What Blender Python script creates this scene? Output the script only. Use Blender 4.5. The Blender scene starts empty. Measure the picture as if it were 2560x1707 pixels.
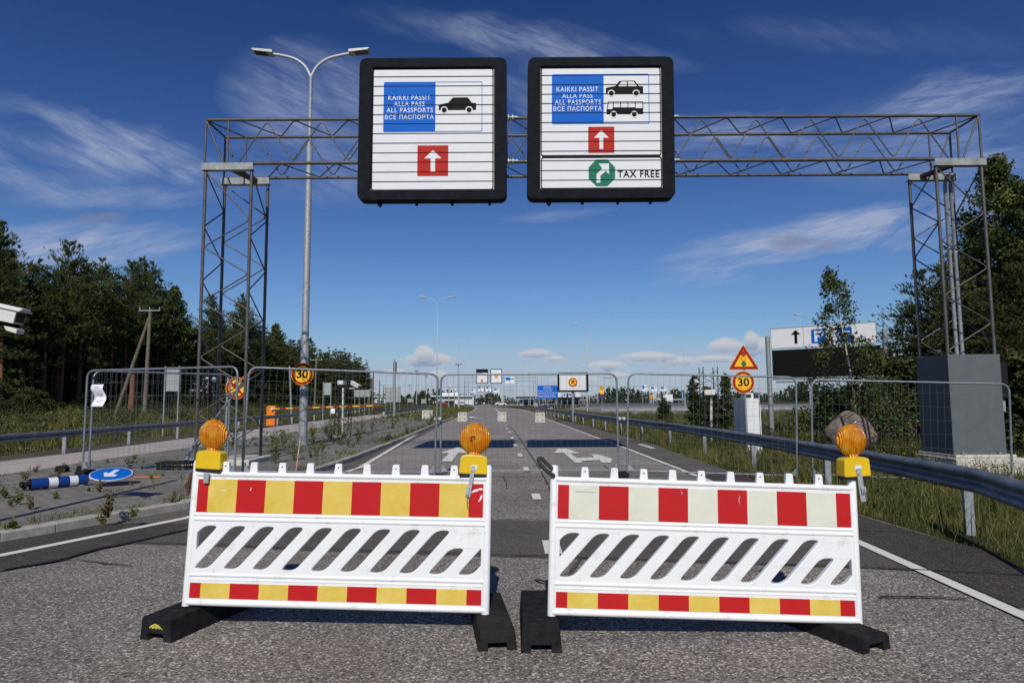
import bpy, bmesh, math, random
import numpy as np
from mathutils import Vector, Matrix
R = math.radians
random.seed(7); RNG = np.random.default_rng(7)
S = bpy.context.scene; COL = S.collection

# ---------------------------------------------------------------- camera (24 mm-class lens, 1.47 m above the road)
F, CZ, TH, RO = 1660.0, 1.47, math.atan(150/1660.0), R(-0.35)
cam_d = bpy.data.cameras.new("camera"); cam = bpy.data.objects.new("camera", cam_d); COL.objects.link(cam)
CM = Matrix.Rotation(math.pi/2+TH, 3, 'X') @ Matrix.Rotation(RO, 3, 'Z')
cam.matrix_world = Matrix.Translation((0, 0, CZ)) @ CM.to_4x4()
cam_d.sensor_width = 36; cam_d.lens = 36*F/2560; cam_d.clip_start = .05; cam_d.clip_end = 4000
S.camera = cam
S.render.resolution_x, S.render.resolution_y = 1024, 682

def at(px, py, d):                      # point of the place at distance d that the photo shows at (px, py)
    r = CM @ Vector(((px-1280)/F, (853.5-py)/F, -1)); return Vector((0, 0, CZ)) + r*(d/r.y)
def G(px, py, z=0.0):                   # point on the level z
    r = CM @ Vector(((px-1280)/F, (853.5-py)/F, -1)); return Vector((0, 0, CZ)) + r*((z-CZ)/r.z)

# ---------------------------------------------------------------- sun and sky
SUN_DIR = Vector((0.018, 1.25, -1)).normalized()
sd = bpy.data.lights.new("sun", 'SUN'); sd.energy = 4.3; sd.angle = R(.53); sd.color = (1, .955, .88)
sun = bpy.data.objects.new("sun", sd); COL.objects.link(sun)
sun.rotation_euler = SUN_DIR.to_track_quat('-Z', 'Y').to_euler()
W = bpy.data.worlds.new("World"); S.world = W; W.use_nodes = True
def build_sky():
    nt = W.node_tree; N = nt.nodes; L = nt.links; N.clear()
    def node(t, **k):
        n = N.new(t)
        for a, b in k.items(): setattr(n, a, b)
        return n
    def M(op, a, b=None, c=None, clamp=False):
        n = node('ShaderNodeMath', operation=op, use_clamp=clamp)
        for i, v in enumerate((a, b, c)):
            if v is None: continue
            if isinstance(v, (int, float)): n.inputs[i].default_value = v
            else: L.new(v, n.inputs[i])
        return n.outputs[0]
    out = node('ShaderNodeOutputWorld'); bg = node('ShaderNodeBackground'); bg.inputs[1].default_value = .085
    sky = node('ShaderNodeTexSky', sky_type='NISHITA', sun_disc=False, sun_elevation=math.asin(-SUN_DIR.z), sun_rotation=math.pi)
    sky.air_density = 1.0; sky.dust_density = .35; sky.ozone_density = 2.2; sky.altitude = 60
    tc = node('ShaderNodeTexCoord'); sp = node('ShaderNodeSeparateXYZ'); L.new(tc.outputs['Generated'], sp.inputs[0])
    x, y, z = sp.outputs
    ys = M('MAXIMUM', y, .05)
    u = M('DIVIDE', x, ys); v = M('DIVIDE', z, ys)
    # deepen the blue as the polarised photo has it, more towards the zenith
    gam = node('ShaderNodeGamma'); gam.inputs[1].default_value = 1.0
    hs = node('ShaderNodeMix', data_type='RGBA', blend_type='MULTIPLY'); hs.inputs[0].default_value = 1
    L.new(sky.outputs[0], hs.inputs['A'])
    rmp = node('ShaderNodeValToRGB'); L.new(M('MULTIPLY', z, 1.6, clamp=True), rmp.inputs[0])
    e = rmp.color_ramp.elements; e[0].position = 0; e[0].color = (.74, .86, 1.0, 1); e[1].position = 1; e[1].color = (.18, .33, .68, 1)
    k = e.new(.25); k.color = (.56, .77, 1.10, 1); k = e.new(.6); k.color = (.31, .50, .92, 1)
    L.new(rmp.outputs[0], hs.inputs['B']); base = hs.outputs['Result']
    def noise(su, sv, ang, scale, detail=6, rough=.55, dist=0., seed=0):
        ca, sa = math.cos(R(ang)), math.sin(R(ang))
        a = M('MULTIPLY', M('ADD', M('MULTIPLY', u, ca), M('MULTIPLY', v, sa)), su)
        b = M('MULTIPLY', M('SUBTRACT', M('MULTIPLY', v, ca), M('MULTIPLY', u, sa)), sv)
        c = node('ShaderNodeCombineXYZ'); L.new(a, c.inputs[0]); L.new(b, c.inputs[1]); c.inputs[2].default_value = seed
        n = node('ShaderNodeTexNoise'); n.inputs['Scale'].default_value = scale; n.inputs['Detail'].default_value = detail
        n.inputs['Roughness'].default_value = rough; n.inputs['Distortion'].default_value = dist
        L.new(c.outputs[0], n.inputs['Vector']); return n.outputs['Fac']
    def blob(px, py, rx, ry, ang, wob=None, wa=0.):
        u0, v0 = (px-1280)/F, (1003-py)/F; ca, sa = math.cos(R(ang)), math.sin(R(ang))
        uu = M('SUBTRACT', u, u0); vv = M('SUBTRACT', v, v0)
        if wob is not None:
            vv = M('ADD', vv, M('MULTIPLY', M('SUBTRACT', wob, .5), wa))
        a = M('DIVIDE', M('ADD', M('MULTIPLY', uu, ca), M('MULTIPLY', vv, sa)), rx/F)
        b = M('DIVIDE', M('SUBTRACT', M('MULTIPLY', vv, ca), M('MULTIPLY', uu, sa)), ry/F)
        r2 = M('ADD', M('MULTIPLY', a, a), M('MULTIPLY', b, b))
        return M('SUBTRACT', 1.0, r2, clamp=True)
    warp = noise(1, 2.5, 10, 3.0, 4, .6, .3, 5)
    fib = noise(1.0, 3.6, 13, 4.4, 10, .60, .9, 1)
    fib2 = noise(1.0, 2.6, -24, 3.4, 10, .60, 1.0, 9)
    fine = noise(1.0, 7.0, 11, 11.0, 9, .66, .6, 4); fine2 = noise(1.0, 6.0, -26, 10.0, 9, .66, .6, 14)
    puf = noise(1, 1.5, 0, 30, 9, .68, .2, 3)
    total = None
    def add(t): 
        nonlocal total
        total = t if total is None else M('ADD', total, t)
    def cirrus(px, py, rx, ry, ang, s, f):
        m = blob(px, py, rx, ry, ang, warp, .08)
        fn = fine if f is fib else fine2
        add(M('MULTIPLY', M('MULTIPLY', m, s), M('MULTIPLY', M('MULTIPLY', M('SUBTRACT', f, .35, clamp=True), 3.0), M('MULTIPLY', M('SUBTRACT', fn, .22, clamp=True), 3.6))))
    for a in ((2030, 590, 430, 62, 11, .85), (2060, 640, 460, 30, 8, .6), (2250, 540, 300, 60, 10, .5), (2440, 225, 260, 80, 12, .6),
              (2300, 330, 420, 130, 8, .34), (1800, 350, 380, 90, 6, .42), (120, 610, 420, 75, 4, .75), (330, 640, 200, 40, 14, .5),
              (280, 480, 360, 26, 3, .32), (1400, 520, 160, 18, 6, .35), (2420, 690, 260, 40, 10, .25), (2500, 420, 200, 110, 10, .35)):
        cirrus(*a, fib)
    for a in ((1380, 110, 330, 70, -18, .42), (800, 230, 300, 170, -12, .55), (1320, 60, 500, 60, -10, .28), (200, 330, 360, 90, -16, .6),
              (90, 400, 300, 110, -10, .5), (760, 400, 260, 120, -8, .35), (2150, 60, 500, 60, -5, .12), (1300, 250, 280, 120, -10, .25), (400, 380, 260, 60, -14, .35)):
        cirrus(*a, fib2)
    # pale veil low over the horizon
    add(M('MULTIPLY', M('MULTIPLY', blob(1560, 1010, 1150, 150, 1, warp, .03), 3.2, clamp=True), M('MULTIPLY', fib, .62)))
    add(M('MULTIPLY', blob(1280, 1010, 3200, 190, 0), .34))
    mix = node('ShaderNodeMix', data_type='RGBA'); L.new(base, mix.inputs['A'])
    mix.inputs['B'].default_value = (5.0, 5.8, 8.0, 1)
    L.new(M('MINIMUM', total, .8, clamp=True), mix.inputs['Factor'])
    col = mix.outputs['Result']
    tot = None; shd = None
    for (px, py, rx, ry) in ((1075, 897, 66, 15), (1060, 885, 26, 22), (1095, 938, 26, 14), (1345, 884, 42, 11), (1385, 897, 26, 8), (1622, 894, 72, 13), (1518, 915, 48, 12),
                             (1815, 868, 40, 20), (1895, 870, 50, 24), (1880, 855, 20, 22), (1700, 905, 60, 12), (990, 930, 34, 9), (1530, 940, 55, 7), (1790, 900, 60, 9), (1440, 950, 60, 8)):
        b = blob(px, py, rx*1.35, ry*1.5, 0, puf, .014)
        m = M('MULTIPLY', M('SUBTRACT', M('ADD', b, M('MULTIPLY', puf, 2.2)), 1.42, clamp=True), 2.6, clamp=True)
        m = M('MULTIPLY', m, M('MULTIPLY', b, 5.0, clamp=True))
        tot = m if tot is None else M('MAXIMUM', tot, m)
        lo = M('MULTIPLY', m, M('MULTIPLY', M('SUBTRACT', (1003-py+ry*.3)/F, v), F/ry*.8, clamp=True))
        shd = lo if shd is None else M('MAXIMUM', shd, lo)
    cc = node('ShaderNodeMix', data_type='RGBA'); L.new(shd, cc.inputs['Factor'])
    cc.inputs['A'].default_value = (7.6, 7.7, 8.2, 1); cc.inputs['B'].default_value = (3.4, 4.3, 6.3, 1)
    m3 = node('ShaderNodeMix', data_type='RGBA'); L.new(col, m3.inputs['A']); L.new(cc.outputs['Result'], m3.inputs['B'])
    L.new(M('MULTIPLY', tot, .85, clamp=True), m3.inputs['Factor'])
    # two thin greyish scraps of cloud
    g = None
    for (px, py, rx, ry) in ((1990, 605, 75, 26), (235, 530, 85, 17), (2080, 612, 40, 16)):
        b = M('MULTIPLY', blob(px, py, rx, ry, 0, puf, .02), .55); g = b if g is None else M('MAXIMUM', g, b)
    m4 = node('ShaderNodeMix', data_type='RGBA'); L.new(m3.outputs['Result'], m4.inputs['A']); m4.inputs['B'].default_value = (2.9, 3.1, 4.5, 1); L.new(g, m4.inputs['Factor'])
    L.new(m4.outputs['Result'], bg.inputs[0]); L.new(bg.outputs[0], out.inputs[0])
build_sky()
S.view_settings.view_transform = 'Standard'; S.view_settings.look = 'None'; S.view_settings.gamma = 1; S.view_settings.exposure = -.2
S.render.engine = 'CYCLES'

# ---------------------------------------------------------------- materials
MT = {}
def nmat(name):
    m = bpy.data.materials.new(name); m.use_nodes = True; return m, m.node_tree.nodes, m.node_tree.links, m.node_tree.nodes['Principled BSDF']
def vary(N, L, scale, detail=4, rough=.6, stretch=None, coord='Object'):
    tc = N.new('ShaderNodeTexCoord'); n = N.new('ShaderNodeTexNoise'); n.inputs['Scale'].default_value = scale
    n.inputs['Detail'].default_value = detail; n.inputs['Roughness'].default_value = rough
    if stretch:
        mp = N.new('ShaderNodeMapping'); mp.inputs['Scale'].default_value = stretch; L.new(tc.outputs[coord], mp.inputs[0]); L.new(mp.outputs[0], n.inputs['Vector'])
    else: L.new(tc.outputs[coord], n.inputs['Vector'])
    return n.outputs['Fac']
def ramp(N, L, fac, stops):
    r = N.new('ShaderNodeValToRGB'); L.new(fac, r.inputs[0]); el = r.color_ramp.elements
    while len(el) > 1: el.remove(el[-1])
    el[0].position = stops[0][0]; el[0].color = (*stops[0][1], 1)
    for p, c in stops[1:]: el.new(p).color = (*c, 1)
    return r.outputs[0]
def mixc(N, L, fac, a, b, mode='MIX'):
    m = N.new('ShaderNodeMix'); m.data_type = 'RGBA'; m.blend_type = mode
    for s, v in (('Factor', fac), ('A', a), ('B', b)):
        if isinstance(v, (int, float)): m.inputs[s].default_value = v
        elif isinstance(v, tuple): m.inputs[s].default_value = (*v, 1)
        else: L.new(v, m.inputs[s])
    return m.outputs['Result']
def bump(N, L, B, h, strength, dist=.01):
    b = N.new('ShaderNodeBump'); b.inputs['Strength'].default_value = strength; b.inputs['Distance'].default_value = dist
    L.new(h, b.inputs['Height']); L.new(b.outputs[0], B.inputs['Normal'])
def pm(name, col, rough=.6, metal=0., ns=8, amt=.18, bmp=0., dirt=None, spec=.4):
    """painted / plain surface: base colour with mottling and faint dirt"""
    m, N, L, B = nmat(name); f = vary(N, L, ns, 5)
    a = tuple(max(0, c*(1-amt)) for c in col); b = tuple(min(1, c*(1+amt)) for c in col)
    c = ramp(N, L, f, [(.3, a), (.7, b)])
    if dirt:
        f2 = vary(N, L, ns*2.7, 8, .75); r = ramp(N, L, f2, [(.56, (0, 0, 0)), (.72, (1, 1, 1))])
        k = N.new('ShaderNodeMath'); k.operation = 'MULTIPLY'; L.new(r, k.inputs[0]); k.inputs[1].default_value = dirt[1]
        c = mixc(N, L, k.outputs[0], c, dirt[0])
    L.new(c, B.inputs['Base Color']); B.inputs['Roughness'].default_value = rough; B.inputs['Metallic'].default_value = metal
    B.inputs['Specular IOR Level'].default_value = spec
    if bmp: bump(N, L, B, f, bmp)
    MT[name] = m; return m
pm('galvanised steel', (.27, .29, .31), .62, .3, 14, .28, .05, ((.20, .21, .22), .5))
pm('bright galvanised steel', (.42, .44, .46), .55, .35, 20, .22)
pm('guardrail steel', (.17, .19, .225), .5, .45, 3, .35, .1, ((.13, .14, .15), .6))
pm('fence tube steel', (.20, .23, .26), .48, .4, 12, .22)
pm('mesh wire steel', (.16, .18, .20), .5, .35, 10, .2)
pm('gantry brown grey steel', (.10, .093, .086), .5, .35, 6, .3, 0, ((.17, .165, .16), .35))
pm('head plate zinc', (.27, .285, .285), .6, .2, 6, .35, .1, ((.16, .17, .17), .8))
pm('white plastic', (.76, .77, .77), .45, 0, 4, .03, .03, ((.47, .45, .38), .65))
pm('black rubber', (.016, .016, .0175), .85, 0, 14, .5, .25, ((.06, .055, .045), .35), .12)
pm('worn grey rubber', (.022, .021, .019), .85, 0, 5, .45, .25, ((.09, .08, .06), .6), .12)
pm('black plastic', (.014, .014, .016), .5, 0, 8, .3)
pm('sign frame black', (.009, .011, .015), .7, 0, 6, .3, spec=.06)
pm('sign black', (.008, .008, .008), .6, 0, 6, .1, spec=.08)
pm('sign white', (.70, .71, .73), .5, 0, 3, .03, spec=.15)
pm('sign blue', (.004, .115, .52), .5, 0, 3, .06, spec=.08)
pm('sign deep blue', (.008, .05, .28), .4, 0, 3, .08)
pm('sign red', (.42, .018, .014), .5, 0, 3, .06, spec=.1)
pm('sign dark red', (.34, .018, .008), .5, 0, 3, .1, spec=.1)
pm('sign green', (.015, .16, .10), .5, 0, 3, .06, spec=.1)
pm('sign yellow', (.86, .47, .02), .42, 0, 6, .1)
pm('sign violet', (.09, .03, .16), .42, 0, 6, .1)
pm('sign back grey', (.30, .33, .32), .6, .1, 6, .12)
pm('lamp yellow plastic', (.72, .48, .015), .36, 0, 8, .08, 0, ((.40, .27, .02), .25))
pm('orange paint', (.78, .20, .01), .45, 0, 6, .12)
pm('boom red', (.36, .02, .015), .45); pm('boom yellow', (.80, .48, .03), .45)
pm('bollard blue', (.006, .035, .19), .4, 0, 6, .2); pm('bollard white', (.62, .66, .68), .45, 0, 6, .12)
pm('paper', (.80, .80, .86), .8, 0, 4, .03); pm('paper print', (.25, .26, .40), .8)
pm('concrete', (.36, .34, .30), .85, 0, 9, .2, .4, ((.18, .17, .14), .6))
pm('pale concrete', (.50, .48, .42), .85, 0, 9, .2, .4, ((.26, .25, .21), .5))
pm('dark slot', (.012, .012, .012), .9)
pm('grey cabinet paint', (.105, .12, .124), .55, .1, 4, .1, 0, ((.12, .13, .13), .4))
pm('white cabinet paint', (.68, .69, .70), .45, 0, 4, .06)
pm('cctv white', (.62, .62, .58), .45, 0, 6, .08, 0, ((.4, .4, .36), .5)); pm('cctv glass', (.01, .01, .012), .1)
pm('dark lattice steel', (.035, .033, .032), .6, .3, 9, .4)
pm('weathered wood', (.14, .115, .09), .85, 0, 5, .3, .3)
pm('rust brown', (.10, .035, .018), .8, 0, 20, .5, .2); pm('strap dark', (.035, .035, .028), .8, 0, 30, .3, .2)
pm('wire silver', (.5, .5, .5), .3, .8); pm('cable green', (.06, .07, .02), .5)
pm('pale red rod', (.62, .30, .26), .6); pm('orange rod', (.70, .16, .06), .6)
pm('building white', (.62, .64, .66), .7, 0, 2, .06); pm('building dark', (.015, .016, .018), .8, spec=.1); pm('building grey', (.22, .22, .22), .8)
pm('window blue', (.05, .10, .22), .2)
pm('boulder stone', (.19, .15, .115), .9, 0, 2.4, .45, .8, ((.09, .08, .065), .7))
pm('yellow paint smear', (.50, .42, .06), .8)
pm('sticker white', (.72, .76, .78), .5); pm('lamp head grey', (.42, .43, .43), .5, .2, 5, .1); pm('lamp glass dark', (.05, .048, .035), .25)
pm('car paint', (.35, .02, .02), .3); pm('car dark', (.02, .02, .025), .3)

def stripe_mat(name, col, col2=None):
    """reflective sheeting: scratched through to white here and there, faint dull spots"""
    m, N, L, B = nmat(name); f = vary(N, L, 5, 6, .7)
    c = ramp(N, L, f, [(.35, col), (.75, col2 or tuple(min(1, k*1.12) for k in col))])
    s = vary(N, L, 9, 7, .8, (1, 1, .35)); r = ramp(N, L, s, [(.715, (0, 0, 0)), (.73, (1, 1, 1))])
    c = mixc(N, L, r, c, (.62, .60, .54))
    s2 = vary(N, L, 7, 9, .85, (1.6, 1, .5)); r2 = ramp(N, L, s2, [(.66, (0, 0, 0)), (.74, (.5, .5, .5))])
    c = mixc(N, L, r2, c, tuple(k*.6 for k in col))
    L.new(c, B.inputs['Base Color']); B.inputs['Roughness'].default_value = .42; B.inputs['Specular IOR Level'].default_value = .2; MT[name] = m
stripe_mat('stripe red', (.44, .014, .016)); stripe_mat('stripe yellow', (.62, .43, .06), (.72, .56, .15)); stripe_mat('stripe pale', (.62, .62, .50), (.70, .71, .62))

def lens_mat():
    m, N, L, B = nmat('amber lens')
    f = vary(N, L, 30, 4, .6, (1, 1, .45)); c = ramp(N, L, f, [(.34, (.80, .20, .002)), (.5, (1.0, .36, .005)), (.64, (1.0, .56, .03))])
    tc0 = N.new('ShaderNodeTexCoord'); w0 = N.new('ShaderNodeTexWave'); w0.wave_type = 'BANDS'; w0.bands_direction = 'X'; w0.inputs['Scale'].default_value = 26; w0.inputs['Distortion'].default_value = .8; w0.inputs['Detail'].default_value = 1
    L.new(tc0.outputs['Object'], w0.inputs[0]); c = mixc(N, L, .8, c, ramp(N, L, w0.outputs['Fac'], [(.2, (.80, .68, .6)), (.8, (1.15, 1.12, 1.1))]), 'MULTIPLY')  # bands paint rib highlights and shaded grooves into the amber colour
    L.new(c, B.inputs['Base Color']); B.inputs['Roughness'].default_value = .16; B.inputs['Transmission Weight'].default_value = .22; B.inputs['Specular IOR Level'].default_value = .8
    B.inputs['IOR'].default_value = 1.35; B.inputs['Coat Weight'].default_value = .5
    w = N.new('ShaderNodeTexWave'); w.wave_type = 'BANDS'; w.bands_direction = 'X'; w.inputs['Scale'].default_value = 26; w.inputs['Distortion'].default_value = .8
    tc = N.new('ShaderNodeTexCoord'); L.new(tc.outputs['Object'], w.inputs[0]); bump(N, L, B, w.outputs['Fac'], 1.0, .008)
    MT['amber lens'] = m
    m, N, L, B = nmat('amber core'); B.inputs['Base Color'].default_value = (1, .55, .03, 1); B.inputs['Roughness'].default_value = .3; MT['amber core'] = m
lens_mat()

def asphalt(name, dark, light, tint, cell, spread, patchy=.25, stain=(.13, .10, .075), st=.5):
    m, N, L, B = nmat(name); tc = N.new('ShaderNodeTexCoord')
    v = N.new('ShaderNodeTexVoronoi'); v.inputs['Scale'].default_value = cell; L.new(tc.outputs['Object'], v.inputs['Vector'])
    sp = N.new('ShaderNodeSeparateColor'); L.new(v.outputs['Color'], sp.inputs[0])
    c = ramp(N, L, sp.outputs[0], [(0, dark), (.30, tuple(d*.55+l*.45 for d, l in zip(dark, light))), (.8, light), (1, tuple(min(1, l*spread) for l in light))])
    c = mixc(N, L, sp.outputs[1], c, mixc(N, L, .38, c, tint))
    d = ramp(N, L, v.outputs['Distance'], [(.0, (1, 1, 1)), (.75, (.28, .28, .28))]); 
    c = mixc(N, L, .55, c, d, 'MULTIPLY')
    big = vary(N, L, .55, 6, .65); c = mixc(N, L, 1.0, c, ramp(N, L, big, [(.3, (1-patchy,)*3), (.7, (1+patchy*.5,)*3)]), 'MULTIPLY')
    s = vary(N, L, .8, 5, .7, (1, .16, 1)); r = ramp(N, L, s, [(.50, (0, 0, 0)), (.72, (st, st, st))]); c = mixc(N, L, r, c, mixc(N, L, .65, c, stain))
    L.new(c, B.inputs['Base Color']); B.inputs['Roughness'].default_value = .88; B.inputs['Specular IOR Level'].default_value = .25
    bump(N, L, B, v.outputs['Distance'], .5, .004); MT[name] = m
asphalt('coarse asphalt', (.026, .024, .023), (.35, .328, .305), (.40, .32, .24), 84, 2.5, .32)
asphalt('old asphalt', (.21, .192, .18), (.43, .395, .37), (.44, .36, .31), 62, 1.7, .28, (.19, .15, .115), .8)
asphalt('dull shoulder asphalt', (.11, .097, .09), (.20, .175, .16), (.19, .15, .12), 60, 1.8, .3, (.10, .085, .07), .6)
asphalt('patch asphalt', (.060, .054, .050), (.165, .150, .138), (.16, .13, .11), 110, 2.0, .2)
asphalt('shoulder asphalt', (.030, .027, .025), (.090, .080, .073), (.09, .075, .06), 110, 3.2, .25)
asphalt('side road gravel', (.42, .38, .36), (.64, .57, .54), (.62, .51, .46), 50, 1.3, .15, (.38, .31, .26), .4)
asphalt('verge soil', (.05, .04, .03), (.14, .11, .085), (.12, .09, .06), 40, 1.6, .3)
pm('seal bitumen', (.028, .026, .026), .8, 0, 30, .4, spec=.1); pm('crack grime', (.085, .075, .068), .9, 0, 20, .4, spec=.1)

def paint_mat():
    m, N, L, B = nmat('road paint'); f = vary(N, L, 24, 8, .8); f2 = vary(N, L, 2.2, 3, .6)
    a = N.new('ShaderNodeMath'); a.operation = 'MULTIPLY_ADD'; L.new(f2, a.inputs[0]); a.inputs[1].default_value = .30; L.new(f, a.inputs[2])
    c = ramp(N, L, a.outputs[0], [(.55, (.74, .72, .66)), (.80, (.64, .62, .56)), (.87, (.2, .19, .17))])
    L.new(c, B.inputs['Base Color']); B.inputs['Roughness'].default_value = .8; MT['road paint'] = m
paint_mat()
def paver_mat():
    m, N, L, B = nmat('pavers'); tc = N.new('ShaderNodeTexCoord'); mp = N.new('ShaderNodeMapping'); L.new(tc.outputs['Object'], mp.inputs[0])
    mp.inputs['Rotation'].default_value = (0, 0, R(-8))
    nw = N.new('ShaderNodeTexNoise'); nw.inputs['Scale'].default_value = 6; L.new(tc.outputs['Object'], nw.inputs['Vector'])
    vm = N.new('ShaderNodeVectorMath'); vm.operation = 'MULTIPLY_ADD'; L.new(nw.outputs['Color'], vm.inputs[0]); vm.inputs[1].default_value = (.03, .03, 0); L.new(mp.outputs[0], vm.inputs[2])
    b = N.new('ShaderNodeTexBrick'); L.new(vm.outputs[0], b.inputs['Vector']); b.inputs['Scale'].default_value = 1
    b.inputs['Brick Width'].default_value = .21; b.inputs['Row Height'].default_value = .14; b.inputs['Mortar Size'].default_value = .008; b.inputs['Mortar Smooth'].default_value = .3
    b.inputs['Color1'].default_value = (.245, .235, .215, 1); b.inputs['Color2'].default_value = (.185, .178, .165, 1); b.inputs['Mortar'].default_value = (.04, .036, .028, 1)
    n = vary(N, L, .7, 6, .65); c = mixc(N, L, 1., b.outputs['Color'], ramp(N, L, n, [(.3, (.72, .70, .66)), (.7, (1.12, 1.1, 1.06))]), 'MULTIPLY')
    n2 = vary(N, L, 1.7, 8, .75); r = ramp(N, L, n2, [(.56, (0, 0, 0)), (.68, (.8, .8, .8))]); c = mixc(N, L, r, c, (.075, .066, .045))
    L.new(c, B.inputs['Base Color']); B.inputs['Roughness'].default_value = .9; bump(N, L, B, b.outputs['Fac'], -.5, .01); MT['pavers'] = m
paver_mat()
def ground_mat():
    m, N, L, B = nmat('meadow ground'); f = vary(N, L, .35, 8, .7); f2 = vary(N, L, 6, 6, .8)
    c = ramp(N, L, f, [(.3, (.030, .038, .014)), (.5, (.052, .058, .020)), (.68, (.085, .075, .032))])
    c = mixc(N, L, 1., c, ramp(N, L, f2, [(.3, (.55, .55, .55)), (.7, (1.35, 1.35, 1.3))]), 'MULTIPLY')
    L.new(c, B.inputs['Base Color']); B.inputs['Roughness'].default_value = 1; B.inputs['Specular IOR Level'].default_value = .1; bump(N, L, B, f2, .8, .1); MT['meadow ground'] = m
ground_mat()
def leaf_mat(name, c1, c2, c3, scale=1.2, rough=.6, trans=0.):
    m, N, L, B = nmat(name); f = vary(N, L, scale, 3, .6); g = N.new('ShaderNodeNewGeometry'); oi = N.new('ShaderNodeObjectInfo')
    c = ramp(N, L, f, [(.33, c1), (.5, c2), (.66, c3)])
    r = ramp(N, L, g.outputs['Random Per Island'], [(0, (.62, .62, .62)), (1, (1.38, 1.38, 1.3))]); c = mixc(N, L, 1., c, r, 'MULTIPLY')
    r2 = ramp(N, L, oi.outputs['Random'], [(0, (.82, .86, .8)), (1, (1.16, 1.1, 1.05))]); c = mixc(N, L, 1., c, r2, 'MULTIPLY')
    L.new(c, B.inputs['Base Color']); B.inputs['Roughness'].default_value = rough; B.inputs['Specular IOR Level'].default_value = .25
    if trans:
        out = N['Material Output']; t = N.new('ShaderNodeBsdfTranslucent'); L.new(c, t.inputs[0]); mx = N.new('ShaderNodeMixShader'); mx.inputs[0].default_value = trans
        L.new(B.outputs[0], mx.inputs[1]); L.new(t.outputs[0], mx.inputs[2]); L.new(mx.outputs[0], out.inputs[0])
    MT[name] = m
leaf_mat('pine needles', (.032, .048, .016), (.062, .082, .025), (.108, .122, .036), .9)
leaf_mat('spruce needles', (.034, .052, .019), (.064, .083, .028), (.104, .118, .038), .9)
leaf_mat('birch leaves', (.034, .054, .014), (.066, .090, .023), (.112, .138, .040), 1.1, .5, .25)
leaf_mat('bush leaves', (.022, .036, .010), (.042, .056, .016), (.068, .080, .024), 1.5, .6, .2)
leaf_mat('weed leaves', (.055, .080, .018), (.10, .128, .032), (.17, .165, .055), 2., .6, .2)
leaf_mat('dry weed', (.07, .05, .025), (.10, .075, .035), (.10, .10, .03), 3., .8)
leaf_mat('grass blades', (.048, .068, .018), (.10, .112, .030), (.23, .19, .08), 1.1, .8, .2)
leaf_mat('yellow flower', (.30, .22, .01), (.42, .30, .015), (.42, .34, .03), 2.)
leaf_mat('purple flower', (.12, .055, .11), (.17, .08, .15), (.20, .10, .16), 2.)
leaf_mat('white flower', (.40, .40, .33), (.5, .5, .42), (.5, .5, .45), 2.)
leaf_mat('far wood green', (.018, .028, .015), (.026, .038, .018), (.038, .050, .022), .06)
pm('branch dark', (.022, .017, .012), .9); pm('pine bark', (.16, .075, .036), .9, 0, 6, .4, .3); pm('grey bark', (.055, .046, .038), .9, 0, 6, .4, .3)
pm('birch bark', (.48, .44, .38), .8, 0, 9, .25, .1, ((.04, .035, .03), .8))

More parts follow.
